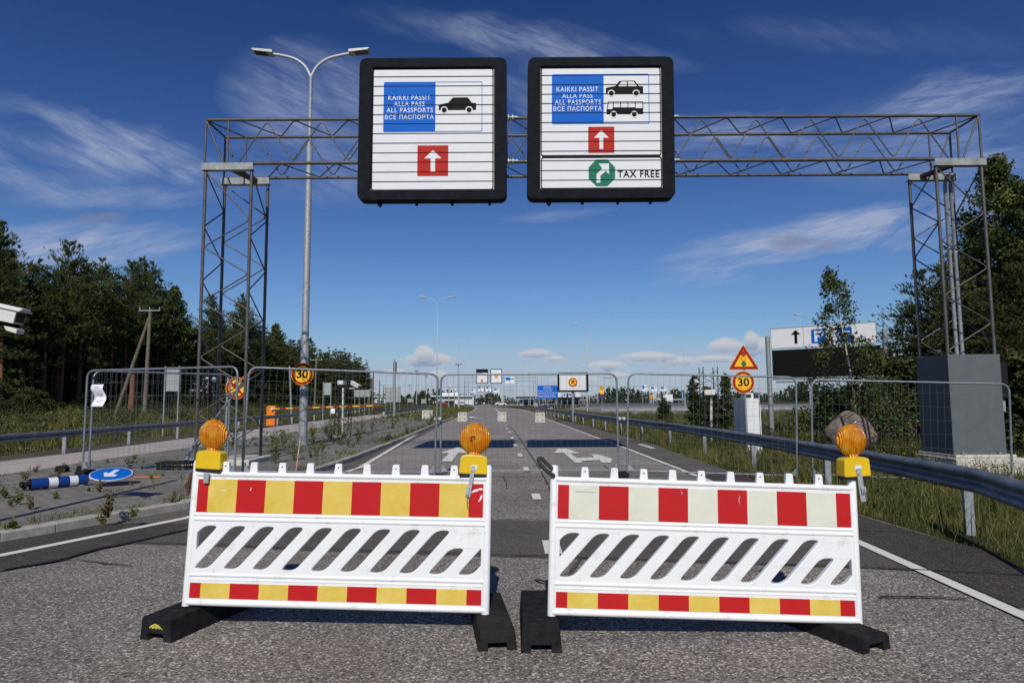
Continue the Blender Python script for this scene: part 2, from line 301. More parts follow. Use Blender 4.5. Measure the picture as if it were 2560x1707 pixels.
# ---------------------------------------------------------------- mesh building
def tag(o, label=None, cat=None, group=None, kind=None):
    for k, v in (('label', label), ('category', cat), ('group', group), ('kind', kind)):
        if v: o[k] = v
    return o
def thing(name, label, cat, loc=(0, 0, 0), rz=0., group=None):
    o = bpy.data.objects.new(name, None); COL.objects.link(o); o.location = loc; o.rotation_euler = (0, 0, rz); o.empty_display_size = .2
    return tag(o, label, cat, group)
def wmat(o):
    m = o.matrix_basis.copy(); p = o.parent
    while p: m = p.matrix_basis @ m; p = p.parent
    return m
class MB:
    def __init__(s): s.v = []; s.f = []; s.m = []; s.sm = []
    def add(s, vs, fs, mi=0, smooth=False):
        b = len(s.v); s.v += [tuple(v) for v in vs]
        for f in fs: s.f.append(tuple(b+i for i in f)); s.m.append(mi); s.sm.append(smooth)
        return s
    def box(s, c, d, rot=None, mi=0):
        c = Vector(c); h = Vector(d)/2; vs = []
        for z in (-1, 1):
            for y in (-1, 1):
                for x in (-1, 1):
                    p = Vector((x*h.x, y*h.y, z*h.z)); p = rot @ p if rot else p; vs.append(c+p)
        return s.add(vs, [(0, 2, 3, 1), (4, 5, 7, 6), (0, 1, 5, 4), (2, 6, 7, 3), (0, 4, 6, 2), (1, 3, 7, 5)], mi)
    def b2(s, a, b, mi=0):
        a = Vector(a); b = Vector(b); return s.box((a+b)/2, (abs(b.x-a.x), abs(b.y-a.y), abs(b.z-a.z)), None, mi)
    def tube(s, pts, r, n=8, mi=0, caps=True, smooth=True, closed=False):
        pts = [Vector(p) for p in pts]; k = len(pts); rr = r if isinstance(r, (list, tuple)) else [r]*k
        vs = []; up = None
        for i, p in enumerate(pts):
            if closed: t = pts[(i+1) % k]-pts[i-1]
            else: t = pts[min(i+1, k-1)]-pts[max(i-1, 0)]
            t.normalize()
            if up is None: up = Vector((0, 0, 1)) if abs(t.z) < .9 else Vector((1, 0, 0))
            a = t.cross(up); 
            if a.length < 1e-5: a = t.orthogonal()
            a.normalize(); b = a.cross(t).normalized(); up = b
            for j in range(n):
                q = 2*math.pi*j/n; vs.append(p+(a*math.cos(q)+b*math.sin(q))*rr[i])
        fs = []
        for i in range(k if closed else k-1):
            o0 = i*n; o1 = ((i+1) % k)*n
            for j in range(n): fs.append((o0+j, o0+(j+1) % n, o1+(j+1) % n, o1+j))
        s.add(vs, fs, mi, smooth)
        if caps and not closed and n > 2: s.add(vs[:n], [tuple(range(n))[::-1]], mi); s.add(vs[-n:], [tuple(range(n))], mi)
        return s
    def prism(s, poly, back, mi=0, mis=None):
        poly = [Vector(p) for p in poly]; back = Vector(back); n = len(poly)
        s.add(poly+[p+back for p in poly], [tuple(range(n)), tuple(range(2*n-1, n-1, -1))], mi)
        return s.add(poly+[p+back for p in poly], [(i, n+i, n+(i+1) % n, (i+1) % n) for i in range(n)], mi if mis is None else mis)
    def ring(s, outer, inner, back, mi=0):
        n = len(outer); o = [Vector(p) for p in outer]; i_ = [Vector(p) for p in inner]; back = Vector(back)
        vs = o+i_+[p+back for p in o]+[p+back for p in i_]; fs = []
        for k in range(n):
            j = (k+1) % n
            fs += [(k, j, n+j, n+k), (2*n+k, 3*n+k, 3*n+j, 2*n+j), (k, 2*n+k, 2*n+j, j), (n+k, n+j, 3*n+j, 3*n+k)]
        return s.add(vs, fs, mi)
    def lathe(s, prof, M4, n=24, mi=0, smooth=True):   # profile of (r, h) about local z of M4
        vs = [M4 @ Vector((r*math.cos(2*math.pi*j/n), r*math.sin(2*math.pi*j/n), h)) for r, h in prof for j in range(n)]
        fs = [(i*n+j, i*n+(j+1) % n, (i+1)*n+(j+1) % n, (i+1)*n+j) for i in range(len(prof)-1) for j in range(n)]
        return s.add(vs, fs, mi, smooth)
    def build(s, name, mats, parent=None, world=True, bevel=0., smooth_all=False):
        me = bpy.data.meshes.new(name); vs = s.v
        if parent is not None and world:
            iv = wmat(parent).inverted(); vs = [tuple(iv @ Vector(v)) for v in vs]
        me.from_pydata(vs, [], s.f)
        for m in (mats if isinstance(mats, (list, tuple)) else [mats]): me.materials.append(MT[m])
        me.polygons.foreach_set('material_index', s.m); me.polygons.foreach_set('use_smooth', [True]*len(s.f) if smooth_all else s.sm)
        bm = bmesh.new(); bm.from_mesh(me)
        if bevel or smooth_all: bmesh.ops.remove_doubles(bm, verts=bm.verts, dist=1e-5)
        bmesh.ops.recalc_face_normals(bm, faces=bm.faces); bm.to_mesh(me); bm.free()
        o = bpy.data.objects.new(name, me); COL.objects.link(o)
        if parent is not None: o.parent = parent
        if bevel:
            b = o.modifiers.new('bevel', 'BEVEL'); b.width = bevel; b.segments = 2; b.limit_method = 'ANGLE'; b.angle_limit = R(40)
        return o
def np_mesh(name, V, k, mats, mi=None, parent=None):
    """V (n*k,3): n separate k-gons"""
    V = np.asarray(V, dtype=np.float32).reshape(-1, 3); n = len(V)//k; me = bpy.data.meshes.new(name)
    me.vertices.add(len(V)); me.vertices.foreach_set('co', V.ravel()); me.loops.add(n*k); me.loops.foreach_set('vertex_index', np.arange(n*k, dtype=np.int32))
    me.polygons.add(n); me.polygons.foreach_set('loop_start', np.arange(0, n*k, k, dtype=np.int32))
    for m in mats: me.materials.append(MT[m])
    if mi is not None: me.polygons.foreach_set('material_index', np.asarray(mi, dtype=np.int32))
    me.update(); me.validate(); o = bpy.data.objects.new(name, me); COL.objects.link(o)
    if parent is not None: o.parent = parent
    return o
def copy_tree(o, parent=None):
    c = o.copy(); COL.objects.link(c); c.parent = parent
    for ch in list(o.children): copy_tree(ch, c)
    return c
def lerp(a, b, t): return a+(b-a)*t
def fillet(pts, r, seg=5, closed=False):
    pts = [Vector(p) for p in pts]; out = []; n = len(pts)
    for i, p in enumerate(pts):
        if not closed and i in (0, n-1): out.append(p); continue
        a = pts[i-1]; b = pts[(i+1) % n]; da = (a-p); db = (b-p); la, lb = da.length, db.length
        t = min(r, la*.45, lb*.45); pa = p+da/la*t; pb = p+db/lb*t
        for k in range(seg+1):
            q = k/seg; out.append(pa*(1-q)**2+p*2*q*(1-q)+pb*q**2)
    return out
class Plane:
    """maps coordinates measured on a sign's face to its real upright plane facing the road at y = d"""
    def __init__(s, x0, y0, sc, d, cu, cv, k=0., yaw=0.):
        s.o = at(x0+cu/sc, y0+cv/sc, d); s.cu, s.cv, s.k = cu, cv, k; h = 50
        s.mu = (at(x0+(cu+h)/sc, y0+cv/sc, d)-at(x0+(cu-h)/sc, y0+cv/sc, d)).x/(2*h)
        s.mv = (at(x0+cu/sc, y0+(cv+h)/sc, d)-at(x0+cu/sc, y0+(cv-h)/sc, d)).z/(2*h)
        s.ax = Vector((math.cos(yaw), math.sin(yaw), 0)); s.n = Vector((math.sin(yaw), -math.cos(yaw), 0)); s.mu /= max(.2, math.cos(yaw))
    def __call__(s, u, v, off=0.):
        uu = u-s.cu-s.k*(v-s.cv); return s.o+s.ax*(uu*s.mu)+Vector((0, 0, (v-s.cv)*s.mv))+s.n*off
    def back(s, t): return -s.n*t
    def rect(s, u0, v0, u1, v1, off=0.): return [s(u0, v0, off), s(u1, v0, off), s(u1, v1, off), s(u0, v1, off)]
    def rr(s, u0, v0, u1, v1, r, off=0., seg=5):
        return fillet(s.rect(u0, v0, u1, v1, off), r*abs(s.mu), seg, True)
    def poly(s, pts, off=0.): return [s(u, v, off) for u, v in pts]
    def disc(s, u, v, r, off=0., n=28, sv=1.): return [s(u+r*math.cos(2*math.pi*i/n), v+r*sv*math.sin(2*math.pi*i/n), off) for i in range(n)]
_txt = {}
def glyphs(txt):
    if txt in _txt: return _txt[txt]
    big = txt in ('30', 'TAX FREE')
    cu = bpy.data.curves.new('t', 'FONT'); cu.body = txt; cu.size = 1; cu.resolution_u = 3; cu.offset = .022 if big else .007; cu.space_character = 1.0 if txt == '30' else 1.14
    ob = bpy.data.objects.new('t', cu); COL.objects.link(ob); bpy.context.view_layer.update()
    me = bpy.data.meshes.new_from_object(ob.evaluated_get(bpy.context.evaluated_depsgraph_get()))
    vs = [v.co.copy() for v in me.vertices]; fs = [tuple(p.vertices) for p in me.polygons]
    bpy.data.objects.remove(ob); bpy.data.curves.remove(cu); bpy.data.meshes.remove(me)
    x0 = min(v.x for v in vs); x1 = max(v.x for v in vs); y0 = min(v.y for v in vs); y1 = max(v.y for v in vs)
    _txt[txt] = ([((v.x-x0)/(x1-x0), (v.y-y0)/(y1-y0)) for v in vs], fs); return _txt[txt]
def text(mb, txt, P, u0, v0, u1, v1, off, mi=0):
    vs, fs = glyphs(txt); mb.add([P(lerp(u0, u1, a), lerp(v1, v0, b), off) for a, b in vs], fs, mi)

# ================================================================= the setting
def hz(x, y):
    x = np.asarray(x, float); y = np.asarray(y, float); xr = x+.021*np.clip(y, 0, 80)
    z = np.full(np.broadcast(x, y).shape, -.035)
    z = np.where(xr < -14.6, -.035+np.clip((-14.6-xr)/14, 0, 1)*.95*np.clip(y/20, 0, 1), z)
    z = np.where(xr > 5.0, -.035-np.clip((xr-5.0)/1.5, 0, 1)*.20*np.clip((50-y)/20, 0, 1), z)
    z = np.where(xr > 11, z+np.clip((xr-11)/10, 0, 1)*.55*np.clip((60-y)/20, 0, 1), z)
    return z
def make_ground():
    xs = np.concatenate([np.linspace(-1500, -60, 12), np.arange(-50, 50, 1.0), np.linspace(60, 1500, 12)])
    ys = np.concatenate([np.linspace(-300, -12, 6), np.arange(-8, 110, 1.5), np.linspace(120, 3000, 24)])
    X, Y = np.meshgrid(xs, ys); Z = hz(X, Y)
    on = (np.abs(X) < 60) & (Y < 110) & ((X < -15.5) | (X > 6)); Z = Z+np.where(on, (np.sin(X*1.7+Y*.6)+np.sin(X*.9-Y*1.3))*.03, 0)
    V = np.stack([X, Y, Z], -1).reshape(-1, 3); nx, ny = len(xs), len(ys)
    f = [(j*nx+i, j*nx+i+1, (j+1)*nx+i+1, (j+1)*nx+i) for j in range(ny-1) for i in range(nx-1)]
    me = bpy.data.meshes.new('ground'); me.from_pydata([tuple(v) for v in V], [], f); me.materials.append(MT['meadow ground']); me.polygons.foreach_set('use_smooth', [True]*len(f))
    o = bpy.data.objects.new('ground', me); COL.objects.link(o); tag(o, kind='structure')
make_ground()
def sheet(name, pts, z, mat, kind='structure', t=0):
    mb = MB(); mb.add([(p[0], p[1], z) for p in pts], [tuple(range(len(pts)))]); return tag(mb.build(name, mat), kind=kind)
def band(name, A, B, z, mat):
    mb = MB(); n = len(A); mb.add([(p[0], p[1], z) for p in A]+[(p[0], p[1], z) for p in B], [(i, i+1, n+i+1, n+i) for i in range(n-1)]); return tag(mb.build(name, mat), kind='structure')
def interp(pts, y):
    for (x0, y0), (x1, y1) in zip(pts, pts[1:]):
        if y0 <= y <= y1: return lerp(x0, x1, (y-y0)/(y1-y0))
    return pts[0][0] if y < pts[0][1] else pts[-1][0]
def g2(px, py, z=0.): p = G(px, py, z); return (p.x, p.y)
kerb = [(-7.2, 4.6), (-6.35, 6.0)] + [g2(0, 1357), g2(139, 1333), g2(471, 1273), g2(833, 1172, .1), g2(900, 1141, .1), g2(1025, 1088, .1)]
kerb = [kerb[0], kerb[1], kerb[2], kerb[3], kerb[4], (-4.05, 13.5), (-4.0, 17.5), kerb[7], (-4.85, 45), (-5.3, 61)]
road_r = [(4.3, -8), (4.2, 3), (4.29, 5.73), (4.58, 6.61), (4.46, 7.4), (4.40, 8.3), (4.49, 13.2), (4.55, 16.2), (4.60, 19.5), (4.75, 22.1), (4.55, 30), (3.9, 50), (3.6, 75), (2.2, 125), (-.2, 150), (-3.0, 176), (-8, 215), (-14, 250)]
road_l = [(-9, -8), (-7.6, 3)] + kerb[1:] + [(-5.6, 80), (-6.6, 110), (-8.2, 145), (-10.0, 176), (-16, 225), (-22, 250)]
YS = [-8, 3, 6, 7.5, 9, 11, 13.5, 16, 19, 22, 26, 30, 36, 44, 52, 61, 75, 90, 110, 125, 138, 150, 163, 176, 190, 215, 250]
band('road', [(interp(road_l, y), y) for y in YS], [(interp(road_r, y), y) for y in YS], 0., 'old asphalt')
Y2 = [-8, 3, 5, 7, 9, 12, 15, 20, 26]
# the coarse worn surface of the near road, behind it the paler one
band('coarse_road_surface', [(interp(road_l, y), y) for y in [-8, 3, 5, 7, 9, 12, 14]], [(interp(road_r, y), y) for y in [-8, 3, 5, 7, 9, 12, 14]], .004, 'coarse asphalt')
sheet('road_patch', [(-4.15, 9.3), (-2.5, 8.8), (-.4, 8.42), (2, 8.05), (4.02, 7.43), (4.45, 7.4), (4.57, 6.61), (4.28, 5.70), (3.02, 5.93), (1, 6.28), (-.5, 6.5), (-2, 6.75), (-3.4, 7.05), (-4.6, 7.2)][::-1], .008, 'patch asphalt')
lineL = [(-6.5, 3.6), (-5.6, 5.2), g2(0, 1392), g2(467, 1297), (-3.72, 12.0), g2(900, 1170), g2(1054, 1078), g2(1140, 1038), (-5.3, 62), (-6.2, 100), (-7.6, 140), (-9.35, 174), (-14, 215)]
lineR = [(3.30, -6), (3.43, 4.6), (3.54, 6.93), (3.57, 13.2), (3.5, 20), (3.2, 36), (2.75, 62), (2.5, 76), (1.2, 125), (-.9, 146), (-4.2, 174), (-9, 205)]
shoulderL = [(-5.6, 4.6), (-4.51, 5.99), g2(153, 1403), g2(245, 1375), g2(340, 1357), (-3.78, 8.3), (-3.52, 12), (-3.38, 15.1), (-3.6, 22), (-4.1, 35), (-4.4, 44)]
ys = [8.3, 10, 12, 15.1, 19, 24, 30, 38, 44]
band('left_shoulder', [(interp(kerb, y), y) for y in ys], [(interp(shoulderL, y)-.12, y) for y in ys], .012, 'dull shoulder asphalt')
ys = [4.6, 5.99, 6.5, 7, 7.6, 8.3]
band('left_shoulder', [(interp(kerb, y), y) for y in ys], [(interp(shoulderL, y)-(.0 if y < 8 else .12), y) for y in ys], .012, 'shoulder asphalt')
ys = [13.2, 16.2, 19.5, 22.1, 30, 50, 75]
band('right_shoulder', [(interp(lineR, y)+.10, y) for y in ys], [(interp(road_r, y)-.01, y) for y in ys], .012, 'dull shoulder asphalt')
ys = [4.8, 5.7, 6.6, 7.4, 8.3, 10, 13.2]
band('right_shoulder', [(interp(lineR, y)+.10, y) for y in ys], [(interp(road_r, y)-.01, y) for y in ys], .012, 'shoulder asphalt')
def line_band(name, pts, w, z, y0, y1):
    ys = sorted({y0, y1, *[p[1] for p in pts if y0 < p[1] < y1], *[lerp(y0, y1, k/14) for k in range(15)]})
    return band(name, [(interp(pts, y)-w/2, y) for y in ys], [(interp(pts, y)+w/2, y) for y in ys], z, 'road paint')
line_band('left_edge_line', lineL, .135, .018, 3.6, 214); line_band('right_edge_line', lineR, .115, .018, -5, 204)
cen = [(.39, 6.83), (.36, 10.39), (.29, 14.5), (.2, 18.4), (.09, 22.5), (-.02, 27.0), (-.14, 31.9), (-.29, 36.1), (-.53, 46.2), (-1.2, 70), (-1.7, 86), (-3.4, 138), (-6.6, 172)]
for y, ln in ((6.83, .62), (10.39, .62), (14.54, 1.0), (18.41, 1.0), (22.49, 1.0), (27.0, 1.1), (31.9, 1.1), (36.1, 1.1), (40.9, 1.1), (46.2, 1.1), (51, 1.1)):
    w = .13 if y > 8 else .17
    sheet('centre_dash', [(interp(cen, y-ln/2)-w/2, y-ln/2), (interp(cen, y-ln/2)+w/2, y-ln/2), (interp(cen, y+ln/2)+w/2, y+ln/2), (interp(cen, y+ln/2)-w/2, y+ln/2)], .018, 'road paint')
line_band('centre_line', cen, .14, .018, 84, 170)
# painted arrows
zz = lambda u, v: g2(1040+u/4.48, 880+v/4.48)
tail = zz(342, 1231); tip = zz(478, 1066); dv = Vector((tip[0]-tail[0], tip[1]-tail[1])).normalized(); nv = Vector((dv.y, -dv.x)); tl = (Vector(tip)-Vector(tail)).length
def arr(a, b): q = Vector(tail)+dv*a+nv*b; return (q.x, q.y)
sheet('straight_arrow', [arr(0, -.13), arr(0, .13), arr(tl-2.6, .13), arr(tl-2.6, .42), arr(tl, 0), arr(tl-2.6, -.42), arr(tl-2.6, -.13)], .018, 'road paint')
sheet('split_arrow', [zz(u, v) for u, v in ((1540, 1135), (1597, 1083), (1695, 1085), (1835, 1140), (1725, 1137), (1800, 1190), (1992, 1185), (1963, 1149), (2045, 1152), (2200, 1200), (2180, 1245), (2085, 1247), (2052, 1214), (1862, 1226), (1850, 1248), (1780, 1245), (1655, 1134))], .018, 'road paint')
sheet('worn_mark', [(4.25, 20.6), (4.4, 20.6), (4.35, 22.6), (4.2, 22.6)], .018, 'road paint')
def crack(name, pts, w, z=.022, mat='seal bitumen', seed=1):
    rnd = random.Random(seed); P = [Vector((p[0], p[1])) for p in pts]; Q = []
    for a, b in zip(P, P[1:]):
        n = max(2, int((b-a).length/.12))
        for k in range(n): Q.append(a.lerp(b, k/n)+Vector((rnd.uniform(-1, 1), rnd.uniform(-1, 1)))*w*.35)
    Q.append(P[-1]); A = []; B = []
    for i, q in enumerate(Q):
        t = (Q[min(i+1, len(Q)-1)]-Q[max(i-1, 0)]).normalized(); nn = Vector((t.y, -t.x)); ww = w*rnd.uniform(.25, .6)
        A.append(q+nn*ww); B.append(q-nn*ww)
    band(name, A, B, z, mat)
crack('sealed_joint', [g2(0, 1431), g2(153, 1403), g2(245, 1375), g2(340, 1357), g2(470, 1326)], .06, seed=2)
crack('sealed_joint', [g2(130, 1405), g2(190, 1402), g2(260, 1412), g2(330, 1418)], .03, mat='crack grime', seed=8)
crack('sealed_joint', [g2(340, 1360), g2(470, 1363), (-1.5, 6.72), (1.6, 6.2), (3.1, 5.93), (4.3, 5.62)], .025, seed=3)
crack('sealed_joint', [g2(2200, 1496), g2(2300, 1497), g2(2420, 1503)], .035, seed=4)
crack('sealed_joint', [(-4.1, 9.32), (-.4, 8.44), (2, 8.07), (4.4, 7.42)], .025, seed=5)
crack('joint_crack', [(-.35, 44), (.1, 33), (.3, 26), (.45, 20), (.58, 15), (.62, 11.5), (.60, 10.4)], .028, mat='crack grime', seed=6)
crack('joint_crack', [(.60, 10.2), (.6, 8.9), (.62, 8.4)], .09, mat='crack grime', seed=7)
crack('joint_crack', [(.62, 6.3), (.5, 5.9), (.42, 5.2)], .04, mat='crack grime', seed=10)
crack('joint_crack', [(-4.2, 12.9), (-1, 12.6), (.5, 12.4), (2.0, 12.2), (3.9, 12.0)], .02, seed=11)
for i, (a, b) in enumerate((((-.2, 13.2), (-.12, 12.2)), ((-.12, 12.2), (-.1, 11.2)))): crack('joint_crack', [a, b], .012, seed=20+i)
# faint dark tyre-worn joint patch between the block row and the junction
# paved island and its kerb
isl_l = [(-9.7, 3.0), (-9.95, 12.8), (-10.15, 17), (-10.0, 22), (-10.1, 28), (-10.5, 35.5), (-11.4, 50), (-12.0, 61)]
ys = [3.0, 4.6, 6, 7.5, 9, 11, 13.5, 17.5, 22, 28, 35, 45, 54, 61]
kk = [(kerb[0][0]-1.0, 3.0)]+kerb
band('paved_island', [(interp(isl_l, y), y) for y in ys], [(interp(kk, y)-.14, y) for y in ys], .115, 'pavers')
def kerbs(pts, name, side, z0=-.02, z1=.125, w=.14):
    mb = MB(); P = [Vector((p[0], p[1], 0)) for p in pts]; L = 0; segs = []
    for a, b in zip(P, P[1:]):
        n = max(1, round((b-a).length/1.0))
        for k in range(n): segs.append((a.lerp(b, k/n), a.lerp(b, (k+1)/n)))
    for a, b in segs:
        t = (b-a).normalized(); nn = Vector((-t.y, t.x, 0))*side; g = t*.008; dz = Vector((0, 0, random.uniform(-.006, .006)))
        q = [a+g, b-g]; lo = Vector((0, 0, z0)); hi = Vector((0, 0, z1))+dz; c = .02
        prof = lambda p: [p+lo, p+hi-Vector((0, 0, c)), p+nn*c+hi, p+nn*w+hi, p+nn*w+lo]
        A = prof(q[0]); B = prof(q[1]); n = 5
        mb.add(A+B, [tuple(range(n)), tuple(range(2*n-1, n-1, -1))]+[(i, n+i, n+(i+1) % n, (i+1) % n) for i in range(n)])
    tag(mb.build(name, 'concrete'), kind='structure')
kerbs(kk, 'kerb', 1)
kerbs(isl_l[1:], 'kerb', -1, -.02, .12, .12)
sroad_l = [(-13.5, -8), (-13.8, 18), (-13.85, 22), (-14.35, 30.6), (-15.4, 45), (-19.2, 84.5), (-24, 125), (-32, 200)]
sroad_r = [(-9.6, -8)]+isl_l[1:]+[(-13.2, 84), (-16.8, 125), (-24, 200)]
ys = [-8, 5, 12.8, 17, 22, 28, 35, 50, 61, 84, 125, 200]
band('side_road', [(interp(sroad_l, y), y) for y in ys], [(interp(sroad_r, y), y) for y in ys], 0., 'side road gravel')
band('side_road_verge', [(interp(sroad_l, y)-1.0-.3*math.sin(y), y) for y in ys], [(interp(sroad_l, y)+.35, y) for y in ys], .005, 'verge soil')
line_band('side_road_line', [(x-.55 if y < 40 else x-.3, y) for x, y in isl_l], .10, .008, 20, 60)
# distant asphalt lots on the right
sheet('far_lot', [(12, 70), (60, 74), (95, 130), (110, 240), (30, 240), (10, 130)], -.015, 'old asphalt')
sheet('far_plaza', [(-22, 250), (-8, 215), (30, 240), (90, 240), (90, 420), (-60, 420)], -.012, 'old asphalt')

# ================================================================= barriers
def barrier(name, label, M4, upper, low, strap):
    root = bpy.data.objects.new(name, None); COL.objects.link(root); root.matrix_basis = M4; tag(root, label, 'barrier', 'striped road barriers'); H = .866
    def clip(poly, lo, hi):
        for sgn, lim in ((1, lo), (-1, hi)):
            out = []
            for i, p in enumerate(poly):
                q = poly[(i+1) % len(poly)]; a = sgn*(p.x-lim) >= 0; b = sgn*(q.x-lim) >= 0
                if a: out.append(p)
                if a != b: out.append(p.lerp(q, (lim-p.x)/(q.x-p.x)))
            poly = out
            if not poly: return None
        return poly
    holes = []; sl = .255/.288
    for k in range(11):
        vb, vt = .229, .517
        if k == 9 or k == 10: vt = .405 if k == 9 else .517
        bl = .040+.194*(k-1); w = .110; ur = lambda v: bl+(v-vb)*sl
        poly = fillet([Vector((ur(vb), vb, 0)), Vector((ur(vb)+w, vb, 0)), Vector((ur(vt)+w, vt, 0)), Vector((ur(vt), vt, 0))], .058, 6, True)
        poly = clip(poly, .055, 1.955)
        if k == 10: poly = clip([p for p in fillet([Vector((ur(vb), vb, 0)), Vector((ur(vb)+w, vb, 0)), Vector((ur(.42)+w, .42, 0)), Vector((ur(.42), .42, 0))], .042, 5, True)], .055, 1.955)
        if poly: holes.append(poly)
    cu = bpy.data.curves.new('b', 'CURVE'); cu.dimensions = '2D'; cu.fill_mode = 'BOTH'; cu.extrude = .013; cu.bevel_depth = .006; cu.bevel_resolution = 2
    def spl(pts):
        s = cu.splines.new('POLY'); s.points.add(len(pts)-1); s.use_cyclic_u = True
        for i, p in enumerate(pts): s.points[i].co = (p[0], p[1], 0, 1)
    spl([(.03, .006), (1.97, .006), (1.97, H-.006), (.03, H-.006)])
    for h in holes: spl(h)
    ob = bpy.data.objects.new('b', cu); COL.objects.link(ob); bpy.context.view_layer.update()
    me = bpy.data.meshes.new_from_object(ob.evaluated_get(bpy.context.evaluated_depsgraph_get())); bpy.data.objects.remove(ob)
    T = Matrix.Translation((-1, 0, 0)) @ Matrix.Rotation(math.pi/2, 4, 'X')
    mb = MB(); mb.add([T @ v.co for v in me.vertices], [tuple(p.vertices) for p in me.polygons])
    X = lambda u: u-1
    # moulded beads, posts and pegs, all of one casting
    for v, r in ((H-.018, .019), (H-.042, .009), (.583, .014), (.553, .016), (.196, .016), (.168, .011), (.020, .020)):
        mb.tube([(X(.02), -.010, v), (X(1.98), -.010, v)], r, 10)
    for u in (.018, 1.982):
        mb.tube([(X(u), 0, -.004), (X(u), 0, H+.055), (X(u), 0, H+.072)], [.027, .027, .021], 14)
    for i, u in enumerate((.218, .411, .605, .795, .985, 1.178, 1.372, 1.565, 1.76)):
        c = X(u); w = .021; p = fillet([Vector((c-w-.006, -.014, H-.012)), Vector((c+w+.006, -.014, H-.012)), Vector((c+w, -.014, H+.066)), Vector((c-w, -.014, H+.066))], .010, 3, True)
        mb.prism(p, (0, .028, 0))
        if i % 2 == 0: mb.prism([(c+.005*math.cos(t*math.pi/4), -.0155, H+.038+.005*math.sin(t*math.pi/4)) for t in range(8)], (0, .001, 0), 1)
    P = lambda u, v: (X(u), -.0205, v)
    # a raised blank label field
    mb.ring([P(1.79, .405), P(1.955, .405), P(1.955, .507), P(1.79, .507)], [P(1.796, .411), P(1.949, .411), P(1.949, .501), P(1.796, .501)], (0, .004, 0))
    for u, v in ((1.958, .540), (.04, .183), (1.958, .183)): mb.prism([P(u, v), P(u+.008, v), P(u+.008, v+.01), P(u, v+.01)], (0, .002, 0), 1)
    o = mb.build('board', ['white plastic', 'dark slot'], root, False)
    for p in o.data.polygons: p.use_smooth = p.use_smooth
    ed = [.042, .115, .31, .504, .698, .892, 1.086, 1.28, 1.474, 1.668, 1.862, 1.957]
    for nm, v0, v1, c2 in (('upper_stripe_panel', .600, .815, upper), ('lower_stripe_panel', .050, .146, low)):
        pb = MB()
        for i in range(11):
            a, b = ed[i], ed[i+1]; mi = 0 if i % 2 == 0 else 1
            pb.prism([(X(a), -.0215, v0), (X(b), -.0215, v0), (X(b), -.0215, v1), (X(a), -.0215, v1)], (0, .0022, 0), mi)
        pb.build(nm, ['stripe red', c2], root, False)
    if upper == 'stripe yellow':      # torn sheeting near the right end
        for pl in (((1.868, .752), (1.885, .758), (1.90, .765), (1.92, .768), (1.925, .776), (1.955, .778), (1.955, .786), (1.935, .789), (1.918, .782), (1.90, .779), (1.885, .768), (1.867, .760)),
                   ((1.925, .705), (1.935, .722), (1.940, .741), (1.952, .748), (1.950, .732), (1.944, .718), (1.932, .702)),
                   ((.20, .745), (.235, .748), (.235, .742), (.20, .739)), ((.40, .745), (.405, .765), (.409, .763), (.405, .744))):
            tb = MB(); tb.prism([(X(a), -.0222, b) for a, b in pl], (0, .0006, 0)); tb.build('torn_patch', 'sticker white', root, False)
    else:
        for pl in (((.155, .775), (.20, .778), (.29, .775), (.29, .771), (.20, .773), (.16, .769)), ((.845, .805), (.853, .790), (.858, .775), (.853, .777), (.846, .792)),
                   ((1.225, .79), (1.235, .77), (1.228, .755), (1.232, .72), (1.225, .735), (1.222, .757), (1.229, .771))):
            tb = MB(); tb.prism([(X(a), -.0222, b) for a, b in pl], (0, .0006, 0)); tb.build('scuff_mark', ['sign back grey'], root, False)
    return root
def pose(x, y, z, yaw, pitch, roll):
    return Matrix.Translation((x, y, z)) @ Matrix.Rotation(yaw, 4, 'Z') @ Matrix.Rotation(pitch, 4, 'X') @ Matrix.Rotation(roll, 4, 'Y')
BM1 = pose(-1.1635, 4.4383, .1408, -.0476, -.0593, .0177) @ Matrix.Diagonal((1, 1, .993, 1))
b1 = barrier('road_barrier', 'white plastic barrier with red and yellow upper stripes, two amber lamps standing on it', BM1, 'stripe yellow', 'stripe yellow', False)
BM2 = pose(1.1858, 4.2541, .12, .013, -.0631, .0378) @ Matrix.Diagonal((.97, 1, .97, 1))
b2 = barrier('road_barrier', 'white plastic barrier with red and pale white upper stripes, one amber lamp at its end', BM2, 'stripe pale', 'stripe yellow', True)

